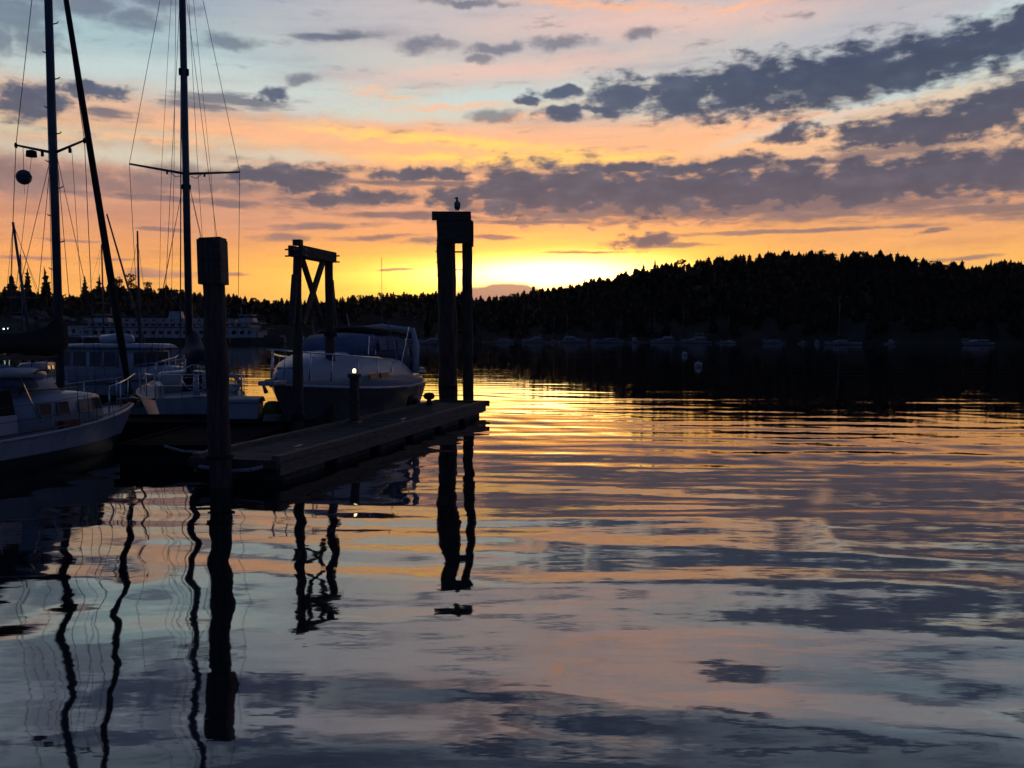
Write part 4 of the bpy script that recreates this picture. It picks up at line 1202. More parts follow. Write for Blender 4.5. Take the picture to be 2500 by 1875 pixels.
# ---- second sailboat, seen from its stern behind the walkway
def boat_second():
    L, B = 9.8, 3.1
    th = -24.0
    d = Vector((math.sin(R(th)), math.cos(R(th))))
    stern = Vector((-8.66, 23.75))
    e = boat_root('sailing_yacht', stern + d * L / 2, th, 'pale yacht seen stern-on behind the square-headed piling, with wide spreaders', 'sailboat')
    mb = MB()
    sh = hull(mb, L, B, (0.92, 0.90, 1.25), 0.6, 0.8, 0.74)
    mb.build('hull', MT['hullB'], e, True)
    deck_from(sh).build('deck', MT['deckw'], e)
    rail_from(sh, 0.03, -0.02).build('rub_rail', MT['wood'], e, True)
    y0 = -L / 2
    ca = MB(); house(ca, [(y0 + 3.2, 1.05, 0.9, 0.85, 1.42), (y0 + 5, 1.05, 0.9, 0.88, 1.46), (y0 + 6.6, 0.8, 0.65, 0.95, 1.42), (y0 + 7.2, 0.5, 0.35, 1.0, 1.2)])
    ca.build('cabin', MT['cream'], e, True)
    for sx in (-1, 1):
        MB().box((sx * 0.98, y0 + 1.7, 1.06), (0.16, 2.8, 0.36)).build('coaming', MT['cream'], e, bevel=0.03)
        for k in range(3):
            side_win(e, y0 + 3.6 + k * 0.8, y0 + 4.15 + k * 0.8, 1.08, 1.3, 1.02, sx, MT['glass'], 0.06, 0.04, 'portlight')
    MB().box((0, y0 + 1.7, 0.7), (1.7, 2.7, 0.08)).build('cockpit_floor', MT['wood'], e)
    MB().box((0, y0 + 3.17, 1.15), (0.6, 0.05, 0.7)).build('companionway', MT['glass'], e)
    # steering pedestal and wheel
    MB().path([(0, y0 + 1.3, 0.7), (0, y0 + 1.3, 1.5)], [0.10, 0.07], 8).build('steering_pedestal', MT['white'], e, True)
    w = MB(); w.path([(0.38 * math.cos(a), y0 + 1.18, 1.42 + 0.38 * math.sin(a)) for a in np.linspace(0, 2 * PI, 21)], 0.015, 6)
    for a in np.linspace(0, PI, 4)[:-1]:
        w.tube((0.38 * math.cos(a), y0 + 1.18, 1.42 + 0.38 * math.sin(a)), (-0.38 * math.cos(a), y0 + 1.18, 1.42 - 0.38 * math.sin(a)), 0.008, n=5)
    w.build('steering_wheel', MT['chrome'], e)
    # pushpit and a life ring, outboard bracket
    p = MB()
    p.path([(-1.35, y0 + 1.2, 1.55), (-1.15, y0 + 0.1, 1.55), (1.15, y0 + 0.1, 1.55), (1.35, y0 + 1.2, 1.55)], 0.016, 7)
    p.path([(-1.35, y0 + 1.2, 1.25), (-1.13, y0 + 0.1, 1.25), (1.13, y0 + 0.1, 1.25), (1.35, y0 + 1.2, 1.25)], 0.012, 7)
    for x, y in ((-1.13, 0.1), (-0.45, 0.1), (0.45, 0.1), (1.13, 0.1), (-1.33, 1.2), (1.33, 1.2)):
        p.tube((x, y0 + y, 0.9), (x, y0 + y, 1.55), 0.014, n=6)
    p.build('stern_rail', MT['chrome'], e, True)
    q = MB(); q.path([(0.85 + 0.02, y0 + 0.04, 1.3 + 0)] and [(0.85 + 0.22 * math.cos(a), y0 + 0.04, 1.28 + 0.22 * math.sin(a)) for a in np.linspace(0, 2 * PI, 17)], 0.05, 7)
    q.build('life_ring', MT['white'], e, True)
    my = y0 + 3.9
    HM = 14.2
    MB().path([(0, my, 1.35), (0, my, HM)], [0.115, 0.10], 12).build('mast', MT['alu'], e, True)
    SZ = 7.72
    SH = 1.62
    for sx in (-1, 1):
        MB().path([(sx * 0.09, my, SZ), (sx * SH, my - 0.05, SZ + 0.16)], [0.042, 0.03], 8).build('spreader', MT['alu'], e, True)
        MB().path([(sx * 1.42, my - 0.1, 0.95), (sx * SH, my - 0.05, SZ + 0.16), (sx * 0.42, my, HM - 0.1)], 0.0085, 5).build('cap_shroud', MT['wire'], e)
        for dy, xx in ((-0.6, 1.36), (0.5, 1.36)):
            MB().tube((sx * xx, my + dy, 0.95), (sx * 0.09, my, SZ - 0.35), 0.0075, n=5).build('lower_shroud', MT['wire'], e)
        MB().path([(sx * 0.62, my - 0.4, 1.2), (sx * 0.35, my - 0.1, SZ + 0.1), (sx * 0.16, my, HM - 0.2)], 0.007, 5).build('halyard', MT['wire'], e)
        MB().path([(sx * 0.98, my - 0.9, 1.1), (sx * 0.72, my - 0.3, SZ), (sx * 0.26, my, HM - 0.3)], 0.006, 5).build('lazy_jack', MT['wire'], e)
        MB().path([(sx * 0.15, my - 0.02, SZ - 0.08), (sx * 0.30, my - 0.03, SZ - 0.14), (sx * 0.45, my - 0.03, SZ + 0.0)], 0.012, 5).build('spreader_bridle', MT['wire'], e)
        MB().lathe([(0.03, 0), (0.03, -0.09)], (sx * 0.55, my, SZ + 0.03), 8).build('spreader_light', MT['rubber'], e)
    MB().box((0, my, 10.85), (0.30, 0.16, 0.20)).build('mast_fitting', MT['rubber'], e, bevel=0.02)
    MB().box((0, my, SZ - 0.42), (0.28, 0.16, 0.14)).build('mast_band', MT['rubber'], e, bevel=0.02)
    MB().tube((0, my + 0.05, HM), (0, L / 2 - 0.1, 1.3), 0.02, n=6).build('forestay', MT['wire'], e)
    for sx in (-1, 1):
        MB().tube((0, my - 0.05, HM), (sx * 1.0, y0 + 0.1, 1.0), 0.008, n=5).build('backstay', MT['wire'], e)
    # mainsail on the boom under navy canvas
    rings = []
    for y, w, z0, z1 in ((0.22, 0.16, 2.0, 2.75), (0.0, 0.26, 1.85, 2.80), (-0.5, 0.32, 1.75, 2.45), (-1.6, 0.30, 1.75, 2.28), (-3.2, 0.2, 1.85, 2.15)):
        c, h = (z0 + z1) / 2, (z1 - z0) / 2
        rings.append([(w * math.cos(a) + 0.12, my + y, c + h * math.sin(a)) for a in np.linspace(0, 2 * PI, 13)[:-1]])
    MB().loft(rings).build('mainsail_cover', MT['navycan'], e, True)
    MB().path([(0.05, my, 1.82), (0.12, my - 3.6, 1.86)], 0.06, 8).build('boom', MT['alu'], e, True)
    pulpit(e, sh, (20, 22, 24))
    stanchions(e, sh, (4, 8, 12, 16, 20))
boat_second()

# a low white tender lying by the walkway, and gear around it
e = empty('dock_box', (-7.15, 22.6, 0.42), 0.0)
MB().box((0, 0, 0.24), (1.05, 0.52, 0.44)).build('chest', MT['white'], e, bevel=0.03)
MB().hexa([(-0.57, -0.30, 0.465), (0.57, -0.30, 0.465), (0.57, 0.30, 0.465), (-0.57, 0.30, 0.465)], [(-0.53, -0.26, 0.55), (0.53, -0.26, 0.55), (0.53, 0.26, 0.60), (-0.53, 0.26, 0.60)]).build('lid', MT['deckw'], e, bevel=0.015)
tag(e, 'low white dock box on the walkway left of the square-headed piling', 'dock box')
e = empty('coiled_hose', (-6.1, 21.9, 0.425))
q = MB()
for k in range(4):
    q.path([((0.26 - 0.012 * k) * math.cos(a), (0.26 - 0.012 * k) * math.sin(a), 0.025 + 0.045 * k) for a in np.linspace(0, 2 * PI, 17)], 0.022, 6)
q.build('coil', MT['rope'], e, True)
tag(e, 'pale hose coiled on the walkway beside the square-headed piling', 'hose')
o = MB().loft([[(0.24 * k * math.cos(a) + 0.03 * math.sin(3 * a), 0.18 * k * math.sin(a), z) for a in np.linspace(0, 2 * PI, 13)[:-1]] for z, k in ((0.0, 0.9), (0.12, 1.08), (0.28, 1.0), (0.42, 0.75), (0.48, 0.35))]).build('gear_bag', MT['green'], smooth=True)
o.location = (-6.32, 22.6, 0.425)
tag(o, 'lime green gear bag on the walkway just right of the square-headed piling', 'bag')

# ---- trawler with the flat white pilothouse roof
def boat_trawler():
    L, B = 9.6, 3.2
    th = 118.0
    e = boat_root('pilothouse_trawler', (-16.4, 36.5), th, 'white pilothouse trawler with flat roof behind the furled sail', 'motorboat')
    mb = MB()
    sh = hull(mb, L, B, (0.75, 0.70, 1.25), 0.6, 0.7, 0.8)
    mb.build('hull', MT['hullC'], e, True)
    deck_from(sh).build('deck', MT['deckw'], e)
    rail_from(sh, 0.04, -0.03).build('rub_rail', MT['wood'], e, True)
    ca = MB(); house(ca, [(-2.9, 1.22, 1.12, 0.72, 2.12), (-0.6, 1.24, 1.14, 0.70, 2.14), (1.0, 1.15, 1.05, 0.74, 2.14), (1.55, 1.0, 0.92, 0.80, 2.06)])
    ca.build('cabin', MT['white'], e, True)
    ro = MB(); house(ro, [(-3.6, 1.35, 1.30, 2.13, 2.26), (-1, 1.42, 1.36, 2.15, 2.30), (1.2, 1.36, 1.30, 2.15, 2.30), (1.9, 1.1, 1.0, 2.13, 2.24)], 0.04)
    ro.build('roof', MT['white'], e, True)
    fd = MB(); house(fd, [(1.5, 1.0, 0.85, 0.8, 1.35), (2.6, 0.85, 0.7, 0.9, 1.38), (3.3, 0.5, 0.38, 1.0, 1.3)])
    fd.build('foredeck_trunk', MT['white'], e, True)
    for sx in (-1, 1):
        for y0, y1 in ((-2.75, -1.95), (-1.8, -0.95), (-0.75, 0.0), (0.15, 0.95)):
            side_win(e, y0, y1, 1.35, 1.98, 1.19, sx, MT['glass'], 0.045, 0.03, 'window', MT['white'])
    for x0, x1 in ((-0.85, -0.32), (-0.27, 0.27), (0.32, 0.85)):
        q = MB(); panel(q, [(x0, 1.56, 1.40), (x1, 1.56, 1.40), (x1, 1.56, 1.96), (x0, 1.56, 1.96)], 0.014, (0, 1, 0)); q.build('windscreen', MT['glass'], e)
    for x0, x1 in ((-0.95, -0.2), (0.0, 0.9)):
        q = MB(); panel(q, [(x0, -2.91, 1.0), (x1, -2.91, 1.0), (x1, -2.91, 1.98), (x0, -2.91, 1.98)], 0.014, (0, -1, 0)); q.build('aft_window', MT['glass'], e)
    for sx in (-1, 1):
        for y in (-3.5,):
            MB().tube((sx * 1.25, y, 0.75), (sx * 1.25, y, 2.15), 0.03, n=7).build('roof_post', MT['white'], e)
    # covered inflatable on the roof
    MB().path([(0.2, -1.3, 2.42), (0.2, -1.1, 2.50), (0.2, -0.2, 2.52), (0.2, 0.5, 2.50), (0.2, 0.75, 2.42)], [0.08, 0.26, 0.30, 0.26, 0.08], 10, 0.75).build('roof_locker', MT['white'], e, True)
    r = MB(); r.path([(-1.2, -2.8, 2.62), (1.2, -2.8, 2.62)], 0.014, 6)
    for x in (-1.2, 0, 1.2): r.tube((x, -2.8, 2.28), (x, -2.8, 2.62), 0.012, n=6)
    r.build('roof_rail', MT['chrome'], e, True)
    MB().path([(0.0, 0.9, 2.3), (0, 0.9, 7.0)], [0.055, 0.035], 8).build('mast', MT['alu'], e, True)
    MB().path([(-0.9, 0.6, 0.9), (1.05, 0.4, 7.6)], [0.055, 0.03], 8).build('trolling_pole', MT['alu'], e, True)
    for sx in (-1, 1):
        MB().tube((sx * 1.2, 0.4, 0.8), (0, 0.9, 6.6), 0.008, n=5).build('mast_stay', MT['wire'], e)
    pulpit(e, sh, (17, 20, 23), 0.6)
    stanchions(e, sh, (4, 8, 12, 15, 17), 0.5)
boat_trawler()

# ---- motor cruiser at the dock
def boat_cruiser():
    L, B = 8.6, 3.0
    hd = math.degrees(math.atan2(-dk_d.x, -dk_d.y))      # bow towards the near end
    c_st = dk(14.1, DK_W + 0.18 + B / 2 * 0.98, 0)          # middle of the transom
    c_bow = Vector((c_st.x - dk_d.x * L, c_st.y - dk_d.y * L))
    ctr = (Vector((c_st.x, c_st.y)) + c_bow) / 2
    e = boat_root('motor_cruiser', ctr, hd - 3.0, 'motor cruiser with black hull, white deck and blue canvas moored at the finger dock', 'motorboat')
    mb = MB()
    sh = hull(mb, L, B, (1.05, 1.12, 1.42), 0.5, 1.1, 0.9, pmax=0.38, bowp=2.3, bowflare=0.8)
    mb.build('hull', MT['hullD'], e, True)
    rail_from(sh, 0.045, 0.0, 0.0).build('rub_rail', MT['white'], e, True)
    # white gunwale band and the domed foredeck rising to the windscreen
    secs = []
    n = len(sh)
    for i, (b, y, z) in enumerate(sh):
        t = i / (n - 1)
        if t < 0.02 or t > 0.985: continue
        rise = 0.22 + 0.80 * math.sin(PI * min(max((0.99 - t) / 0.42, 0), 1) * 0.5) * (1 if t > 0.30 else max(0.30, (t - 0.02) / 0.28))
        secs.append((y, b - 0.01, max(b * 0.84 - 0.10, 0.01), z - 0.01, z + rise * (0.9 if t > 0.93 else 1)))
    rings = []
    for y, w0, w1, z0, z1 in secs:
        rings.append([(w0, y, z0), (w0 * 0.985, y, z0 + (z1 - z0) * 0.40), (w1 + (w0 - w1) * 0.35, y, z0 + (z1 - z0) * 0.80), (w1 * 0.7, y, z1), (0, y, z1 + 0.06 * w1), (-w1 * 0.7, y, z1), (-w1 - (w0 - w1) * 0.35, y, z0 + (z1 - z0) * 0.80), (-w0 * 0.985, y, z0 + (z1 - z0) * 0.40), (-w0, y, z0)])
    MB().loft(rings).build('deckhouse', MT['white'], e, True)
    # long window stripe moulded in the side, hatches on the foredeck
    for sx in (-1, 1):
        for y0, y1 in ((-0.3, 0.55), (0.75, 1.45)):
            side_win(e, y0, y1, 1.42, 1.56, B / 2 - 0.05, sx, MT['smoked'], 0.03, 0.06, 'portlight')
    MB().box((0, 2.2, 2.03), (0.62, 0.62, 0.05)).build('foredeck_hatch', MT['glass'], e, bevel=0.01)
    MB().box((0.0, 3.45, 1.78), (0.5, 0.35, 0.10)).build('anchor_windlass', MT['steel'], e, bevel=0.03)
    MB().box((0, 4.35, 1.47), (0.46, 0.66, 0.12)).build('anchor_platform', MT['white'], e, bevel=0.03)
    MB().path([(0, 4.1, 1.56), (0, 4.7, 1.54), (0, 4.82, 1.42), (0, 4.7, 1.26)], [0.03, 0.03, 0.04, 0.06], 6).build('anchor', MT['steel'], e, True)
    # windscreen and blue canvas enclosure
    rings = []
    for y, w0, w1, z0, z1 in ((1.35, 0.80, 0.72, 2.10, 2.18), (0.75, 1.02, 0.90, 2.08, 2.50), (0.0, 1.16, 1.04, 2.05, 2.66), (-1.6, 1.22, 1.10, 1.95, 2.68), (-2.6, 1.24, 1.10, 1.60, 2.62), (-3.2, 1.26, 1.05, 1.40, 2.35)):
        rings.append([(w0, y, z0), (w0 - (w0 - w1) * 0.8, y, z1 - 0.12), (w1 * 0.85, y, z1), (0, y, z1 + 0.06), (-w1 * 0.85, y, z1), (-w0 + (w0 - w1) * 0.8, y, z1 - 0.12), (-w0, y, z0)])
    cv = MB().loft(rings).build('canvas_enclosure', MT['bluecan'], e, True)
    for sx in (-1, 1):
        for y0, y1, a in ((-0.75, -0.05, 0), (-1.6, -0.85, 0), (-2.45, -1.7, 0)):
            side_win(cv, y0, y1, 2.20, 2.50, 1.215, sx, MT['bluecan'], 0.06, 0.05, 'side_curtain')
        for y0 in (0.52, 0.12):
            MB().tube((sx * (1.06 + (0.5 - y0) * 0.2), y0, 2.08), (sx * 1.0, y0 - 0.25, 2.60), 0.018, n=6).build('windscreen_frame', MT['chrome'], e)
    # black sun top carried higher on hoops
    rings = []
    for y, w, z in ((-0.4, 0.92, 2.80), (-0.9, 1.12, 2.88), (-1.9, 1.16, 2.90), (-2.9, 1.10, 2.82), (-3.3, 1.0, 2.72)):
        rings.append([(w * math.cos(a), y, z - 0.16 + 0.20 * math.sin(a)) for a in np.linspace(0, PI, 9)])
    st = MB().loft(rings, closed=False, caps=False).build('sun_top', MT['blackcan'], e, True)
    sm = st.modifiers.new('solid', 'SOLIDIFY'); sm.thickness = 0.03
    for sx in (-1, 1):
        MB().tube((sx * 1.3, -1.5, 1.7), (sx * 1.2, -0.8, 3.05), 0.016, n=6).build('hoop', MT['chrome'], e)
        MB().tube((sx * 1.3, -1.7, 1.7), (sx * 1.2, -2.9, 2.92), 0.016, n=6).build('hoop', MT['chrome'], e)
    # radar arch at the stern
    MB().path([(-1.36, -3.0, 1.45), (-1.30, -3.35, 2.3), (-1.12, -3.6, 2.82), (0, -3.66, 2.95), (1.12, -3.6, 2.82), (1.30, -3.35, 2.3), (1.36, -3.0, 1.45)], [0.13, 0.11, 0.09, 0.09, 0.09, 0.11, 0.13], 8).build('radar_arch', MT['white'], e, True)
    MB().tube((1.1, -3.6, 2.8), (1.25, -3.75, 3.35), 0.015, n=6).build('antenna', MT['white'], e)
    # transom: gate, handrail, ladder and swim platform
    for sx in (-1, 1):
        MB().path([(sx * 1.30, -3.3, 1.55), (sx * 1.33, -4.0, 1.52), (sx * 1.28, -4.42, 1.40), (sx * 0.9, -4.50, 1.38)], 0.05, 8).build('stern_coaming', MT['white'], e, True)
        MB().box((sx * 0.80, -4.47, 0.72), (0.34, 0.03, 0.5)).build('transom_panel', MT['chrome'], e)
    MB().box((0, -4.62, 1.10), (2.3, 0.10, 0.12)).build('stern_handrail', MT['white'], e, bevel=0.03)
    MB().box((0, -4.80, 0.30), (2.7, 0.74, 0.10)).build('swim_platform', MT['white'], e, bevel=0.03)
    ld = MB()
    for x in (-0.55, -0.25): ld.tube((x, -5.1, 0.35), (x, -5.05, 1.0), 0.018, n=6)
    for z in (0.5, 0.7, 0.9): ld.tube((-0.55, -5.08, z), (-0.25, -5.08, z), 0.015, n=6)
    ld.build('boarding_ladder', MT['chrome'], e)
    # bow rail
    rl = MB()
    idx = (11, 14, 17, 20, 22, 24)
    top = [(sh[i][0] - 0.05, sh[i][1], sh[i][2] + 0.86 - 0.0 * i) for i in idx]
    top[0] = (top[0][0], top[0][1], top[0][2] - 0.1)
    tip = (0, sh[-1][1] + 0.32, sh[-1][2] + 0.88)
    rl.path(top + [tip] + [(-x, y, z) for x, y, z in reversed(top)], 0.021, 8)
    for i, tp in zip(idx, top):
        for sx in (-1, 1):
            b, y, z = sh[i]
            rl.tube((sx * (b - 0.06), y + 0.12, z + 0.15), (sx * tp[0], tp[1], tp[2]), 0.017, n=6)
    rl.build('bow_rail', MT['chrome'], e, True)
    for t_, z_ in ((8, 0.62), (13, 0.66)):
        b, y, z = sh[t_]
        MB().path([(b + 0.14, y, z_ - 0.3), (b + 0.14, y, z_ - 0.24), (b + 0.14, y, z_), (b + 0.14, y, z_ + 0.22), (b + 0.10, y, z_ + 0.3)], [0.04, 0.10, 0.12, 0.10, 0.02], 10).build('fender', MT['rubber'], e, True)
        MB().path([(b - 0.10, y, z_ - 0.3), (b + 0.02, y, z + 0.05)], 0.01, 5).build('fender_line', MT['rope'], e)
    return e
boat_cruiser()

# lit power pedestal on the dock
pp = at(846, 905, 21.8)
t_ = (Vector((pp.x, pp.y)) - DK_A).dot(dk_d)
e = empty('power_pedestal', dk(t_ + 0.0, DK_W - 0.24, DK_Z), dk_rz)
hz = pp.z - DK_Z
MB().box((0, 0, 0.02), (0.28, 0.28, 0.04)).build('base_plate', MT['steel'], e)
MB().box((0, 0, (hz - 0.16) / 2 + 0.02), (0.20, 0.17, hz - 0.2)).build('column', MT['beam'], e, bevel=0.015)
MB().box((0, 0, hz - 0.12), (0.28, 0.24, 0.10)).build('head', MT['beam'], e, bevel=0.015)
MB().lathe([(0.035, -0.05), (0.040, 0.0), (0.035, 0.035), (0.015, 0.05)], (0, 0, hz), 12).build('lamp_lens', MT['lamp'], e, True)
for zz in (0.35, 0.52):
    MB().box((0.105, 0, zz), (0.02, 0.10, 0.10)).build('outlet_cover', MT['rubber'], e)
tag(e, 'dark dock power pedestal with a small lit yellow lamp on top', 'pedestal')

# ------------------------------------------------------------------ harbour boats further out
def small_sailboat(L=9.0, mh=11.5, name='moored_sailboat', hullm='hullF', cover='navycan', lean=0.0):
    e = empty(name, (0, 0, 0))
    mb = MB(); sh = hull(mb, L, L * 0.31, (0.8, 0.75, 1.1), 0.4, 0.7, 0.65, nst=14, m=5)
    mb.build('hull', MT[hullm], e, True)
    deck_from(sh).build('deck', MT['whitef'], e)
    ca = MB(); house(ca, [(-L * 0.12, L * 0.10, L * 0.085, 0.7, 1.25), (L * 0.10, L * 0.10, L * 0.085, 0.75, 1.28), (L * 0.24, L * 0.06, L * 0.04, 0.85, 1.15)])
    ca.build('cabin', MT['whitef'], e, True)
    for sx in (-1, 1):
        for k in range(3):
            side_win(e, -L * 0.09 + k * L * 0.08, -L * 0.04 + k * L * 0.08, 0.95, 1.13, L * 0.10 - 0.01, sx, MT['glass'], 0.03, 0.02, 'portlight')
    my = L * 0.09
    MB().path([(0, my, 1.2), (lean, my, mh)], [0.085, 0.06], 7).build('mast', MT['alu'], e, True)
    MB().path([(0, my, 1.75), (0, my - L * 0.36, 1.8)], 0.06, 6).build('boom', MT['alu'], e)
    MB().path([(0, my + 0.1, 2.1), (0, my - 0.4, 2.05), (0, my - L * 0.33, 1.92)], [0.14, 0.2, 0.10], 8, 1.2).build('sail_cover', MT[cover], e, True)
    w = MB()
    for sx in (-1, 1):
        w.path([(sx * L * 0.14, my, 0.8), (sx * 0.8 + lean * 0.5, my, mh * 0.55), (lean, my, mh - 0.1)], 0.010, 4)
    w.build('shrouds', MT['wire'], e)
    MB().tube((-0.8 + lean * 0.5, my, mh * 0.55), (0.8 + lean * 0.5, my, mh * 0.55), 0.03, n=5).build('spreader', MT['alu'], e)
    MB().tube((0, L / 2 - 0.1, 1.1), (lean, my, mh), 0.014, n=4).build('forestay', MT['wire'], e)
    MB().tube((0, -L / 2 + 0.1, 0.85), (lean, my, mh), 0.010, n=4).build('backstay', MT['wire'], e)
    return e

def far_yacht(L=13.0, fly=True, name='motor_yacht', tall=0.0):
    e = empty(name, (0, 0, 0))
    mb = MB(); sh = hull(mb, L, L * 0.30, (0.95, 1.0, 1.7), 0.5, 1.2, 0.9, nst=14, m=5)
    mb.build('hull', MT['hullF'], e, True)
    deck_from(sh).build('deck', MT['whitef'], e)
    k = L / 13.0
    sa = MB(); house(sa, [(-4.2 * k, 1.55 * k, 1.45 * k, 1.0, 2.35 * k), (-0.5 * k, 1.55 * k, 1.4 * k, 1.0, 2.4 * k), (1.6 * k, 1.3 * k, 1.1 * k, 1.1, 2.2 * k), (3.4 * k, 0.9 * k, 0.6 * k, 1.25, 1.55 * k)])
    sa.build('saloon', MT['whitef'], e, True)
    for sx in (-1, 1):
        for y0, y1 in ((-3.9, -2.6), (-2.4, -1.1), (-0.9, 0.4)):
            side_win(e, y0 * k, y1 * k, 1.55 * k, 2.05 * k, 1.53 * k, sx, MT['glass'], 0.04, 0.08, 'window')
    q = MB(); panel(q, [(-1.1 * k, 1.75 * k, 1.75 * k), (1.1 * k, 1.75 * k, 1.75 * k), (0.95 * k, 1.1 * k, 2.3 * k), (-0.95 * k, 1.1 * k, 2.3 * k)], 0.06, (0, 1, 0.5)); q.build('windscreen', MT['glass'], e)
    if fly:
        fl = MB(); house(fl, [(-3.6 * k, 1.3 * k, 1.25 * k, 2.35 * k, 3.0 * k), (-0.4 * k, 1.2 * k, 1.1 * k, 2.38 * k, 3.15 * k), (0.6 * k, 0.9 * k, 0.8 * k, 2.36 * k, 2.9 * k)])
        fl.build('flybridge', MT['whitef'], e, True)
        MB().path([(-1.15 * k, -2.6 * k, 3.0 * k), (-1.0 * k, -3.0 * k, (4.1 + tall) * k), (1.0 * k, -3.0 * k, (4.1 + tall) * k), (1.15 * k, -2.6 * k, 3.0 * k)], 0.12, 6).build('radar_arch', MT['whitef'], e, True)
        if tall:
            ht = MB(); house(ht, [(-3.2 * k, 1.2 * k, 1.15 * k, 4.1 * k, 4.25 * k), (0.2 * k, 1.1 * k, 1.0 * k, 4.1 * k, 4.25 * k)], 0.03); ht.build('hard_top', MT['whitef'], e)
            for sx in (-1, 1):
                MB().tube((sx * 1.0 * k, 0, 3.0 * k), (sx * 1.0 * k, -0.1, 4.12 * k), 0.06, n=6).build('top_post', MT['whitef'], e)
    r = MB()
    r.path([(b - 0.05, y, z + 0.75) for b, y, z in sh[8:]] , 0.025, 5); r.path([(-b + 0.05, y, z + 0.75) for b, y, z in sh[8:]], 0.025, 5)
    for b, y, z in sh[8::2]:
        for sx in (-1, 1): r.tube((sx * (b - 0.05), y, z), (sx * (b - 0.05), y, z + 0.75), 0.02, n=4)
    r.build('bow_rail', MT['chrome'], e)
    return e

def skiff(L=6.0, name='cabin_boat'):
    e = empty(name, (0, 0, 0))
    mb = MB(); sh = hull(mb, L, L * 0.36, (0.7, 0.7, 1.15), 0.35, 0.6, 0.88, nst=12, m=5)
    mb.build('hull', MT['hullF'], e, True)
    deck_from(sh).build('deck', MT['whitef'], e)
    ca = MB(); house(ca, [(-L * 0.12, 0.85, 0.78, 0.7, 2.0), (L * 0.06, 0.85, 0.75, 0.75, 2.0), (L * 0.16, 0.8, 0.6, 0.8, 1.35), (L * 0.32, 0.5, 0.35, 0.95, 1.2)])
    ca.build('cabin', MT['whitef'], e, True)
    for sx in (-1, 1):
        side_win(e, -L * 0.10, L * 0.04, 1.3, 1.8, 0.84, sx, MT['glass'], 0.04, 0.08, 'window')
    MB().box((0, -L / 2 - 0.15, 0.75), (0.35, 0.35, 0.7)).build('outboard_engine', MT['rubber'], e, bevel=0.06)
    return e

def place(e, px, D, heading, scale=1.0):
    p = at(px, HZ + 1, D)
    e.location = (p.x, D, 0)
    e.rotation_euler = (0, 0, -R(heading))
    e.scale = (scale, scale, scale)
    return e

PROTO = {}
def fleet(kind, px, D, heading, label, cat, group, scale=1.0):
    mk = dict(sail=small_sailboat, yacht=far_yacht, low=lambda: far_yacht(11.0, False, 'sedan_cruiser'), tall=lambda: far_yacht(14.0, True, 'flybridge_yacht', 0.6), skiff=skiff,
              sailb=lambda: small_sailboat(10.0, 14.0, 'moored_sloop', 'hullF', 'blackcan'))[kind]
    if kind not in PROTO:
        PROTO[kind] = mk(); index_kids(PROTO[kind]); e = PROTO[kind]
    else:
        e = copy_tree(PROTO[kind])
    place(e, px, D, heading, scale)
    return tag(e, label, cat, group)

MG = 'boats berthed along the far marina'
fleet('low', 1233, 372, 88, 'low white cruiser in the far marina, first right of the tall pilings', 'motorboat', MG, 0.8)
fleet('yacht', 1304, 366, -80, 'white flybridge cruiser in the far marina under the sunset glow', 'motorboat', MG, 0.85)
fleet('yacht', 1400, 358, 84, 'flybridge cruiser with dark window band, second flybridge from the tall pilings', 'motorboat', MG, 0.92)
fleet('low', 1487, 350, -86, 'long low white cruiser in the middle of the far marina', 'motorboat', MG, 1.0)
fleet('skiff', 1550, 346, 30, 'small cabin boat lying stern-on between the larger marina boats', 'motorboat', MG, 1.15)
fleet('yacht', 1622, 342, -88, 'white yacht with a tall radar arch left of the brightest marina yacht', 'motorboat', MG, 0.9)
fleet('tall', 1699, 336, -84, 'brightest and tallest white flybridge yacht of the far marina', 'motorboat', MG, 0.85)
fleet('skiff', 1762, 332, 80, 'small white boat just right of the brightest marina yacht', 'motorboat', MG, 0.7)
fleet('low', 1889, 318, -60, 'cabin cruiser moored alone left of the anchored sloop', 'motorboat', MG, 0.75)
fleet('skiff', 1961, 312, 85, 'low open boat close left of the anchored sloop', 'motorboat', MG, 0.6)
fleet('skiff', 1995, 310, 20, 'tiny boat touching the bow of the anchored sloop', 'motorboat', MG, 0.75)
fleet('skiff', 2176, 300, 70, 'small faint boat between the anchored sloop and the right-hand motorboat', 'motorboat', MG, 0.8)
fleet('low', 2386, 258, -86, 'white motorboat moored alone at the far right', 'motorboat', MG, 0.85)
fleet('sailb', 2057, 268, -84, 'white sloop anchored alone below the wooded hill on the right', 'sailboat', None, 1.12)
SG = 'masted boats in the far marina'
for i, (px, D, hd) in enumerate(((1352, 378, 10), (1387, 374, -12), (1449, 366, 6), (1515, 360, 14), (1599, 352, -8), (1669, 350, 5), (1780, 338, -10))):
    fleet('sail', px, D, hd, 'bare-masted sailboat in the far marina, %s of seven masts from the left' % ('first', 'second', 'third', 'fourth', 'fifth', 'sixth', 'last')[i], 'sailboat', SG, 1.0 + 0.08 * (i % 3))
fleet('yacht', 1052, 300, -75, 'white flybridge cruiser showing just left of the tall piling cluster', 'motorboat', MG, 0.7)
fleet('low', 1000, 320, 80, 'low pale boat beyond the motor cruiser stern', 'motorboat', MG, 0.8)
e = fleet('sailb', 928, 330, 40, 'distant sailboat whose tall bare mast rises above the low skyline', 'sailboat', None, 1.0)
e.scale = (1.2, 1.2, 2.35)
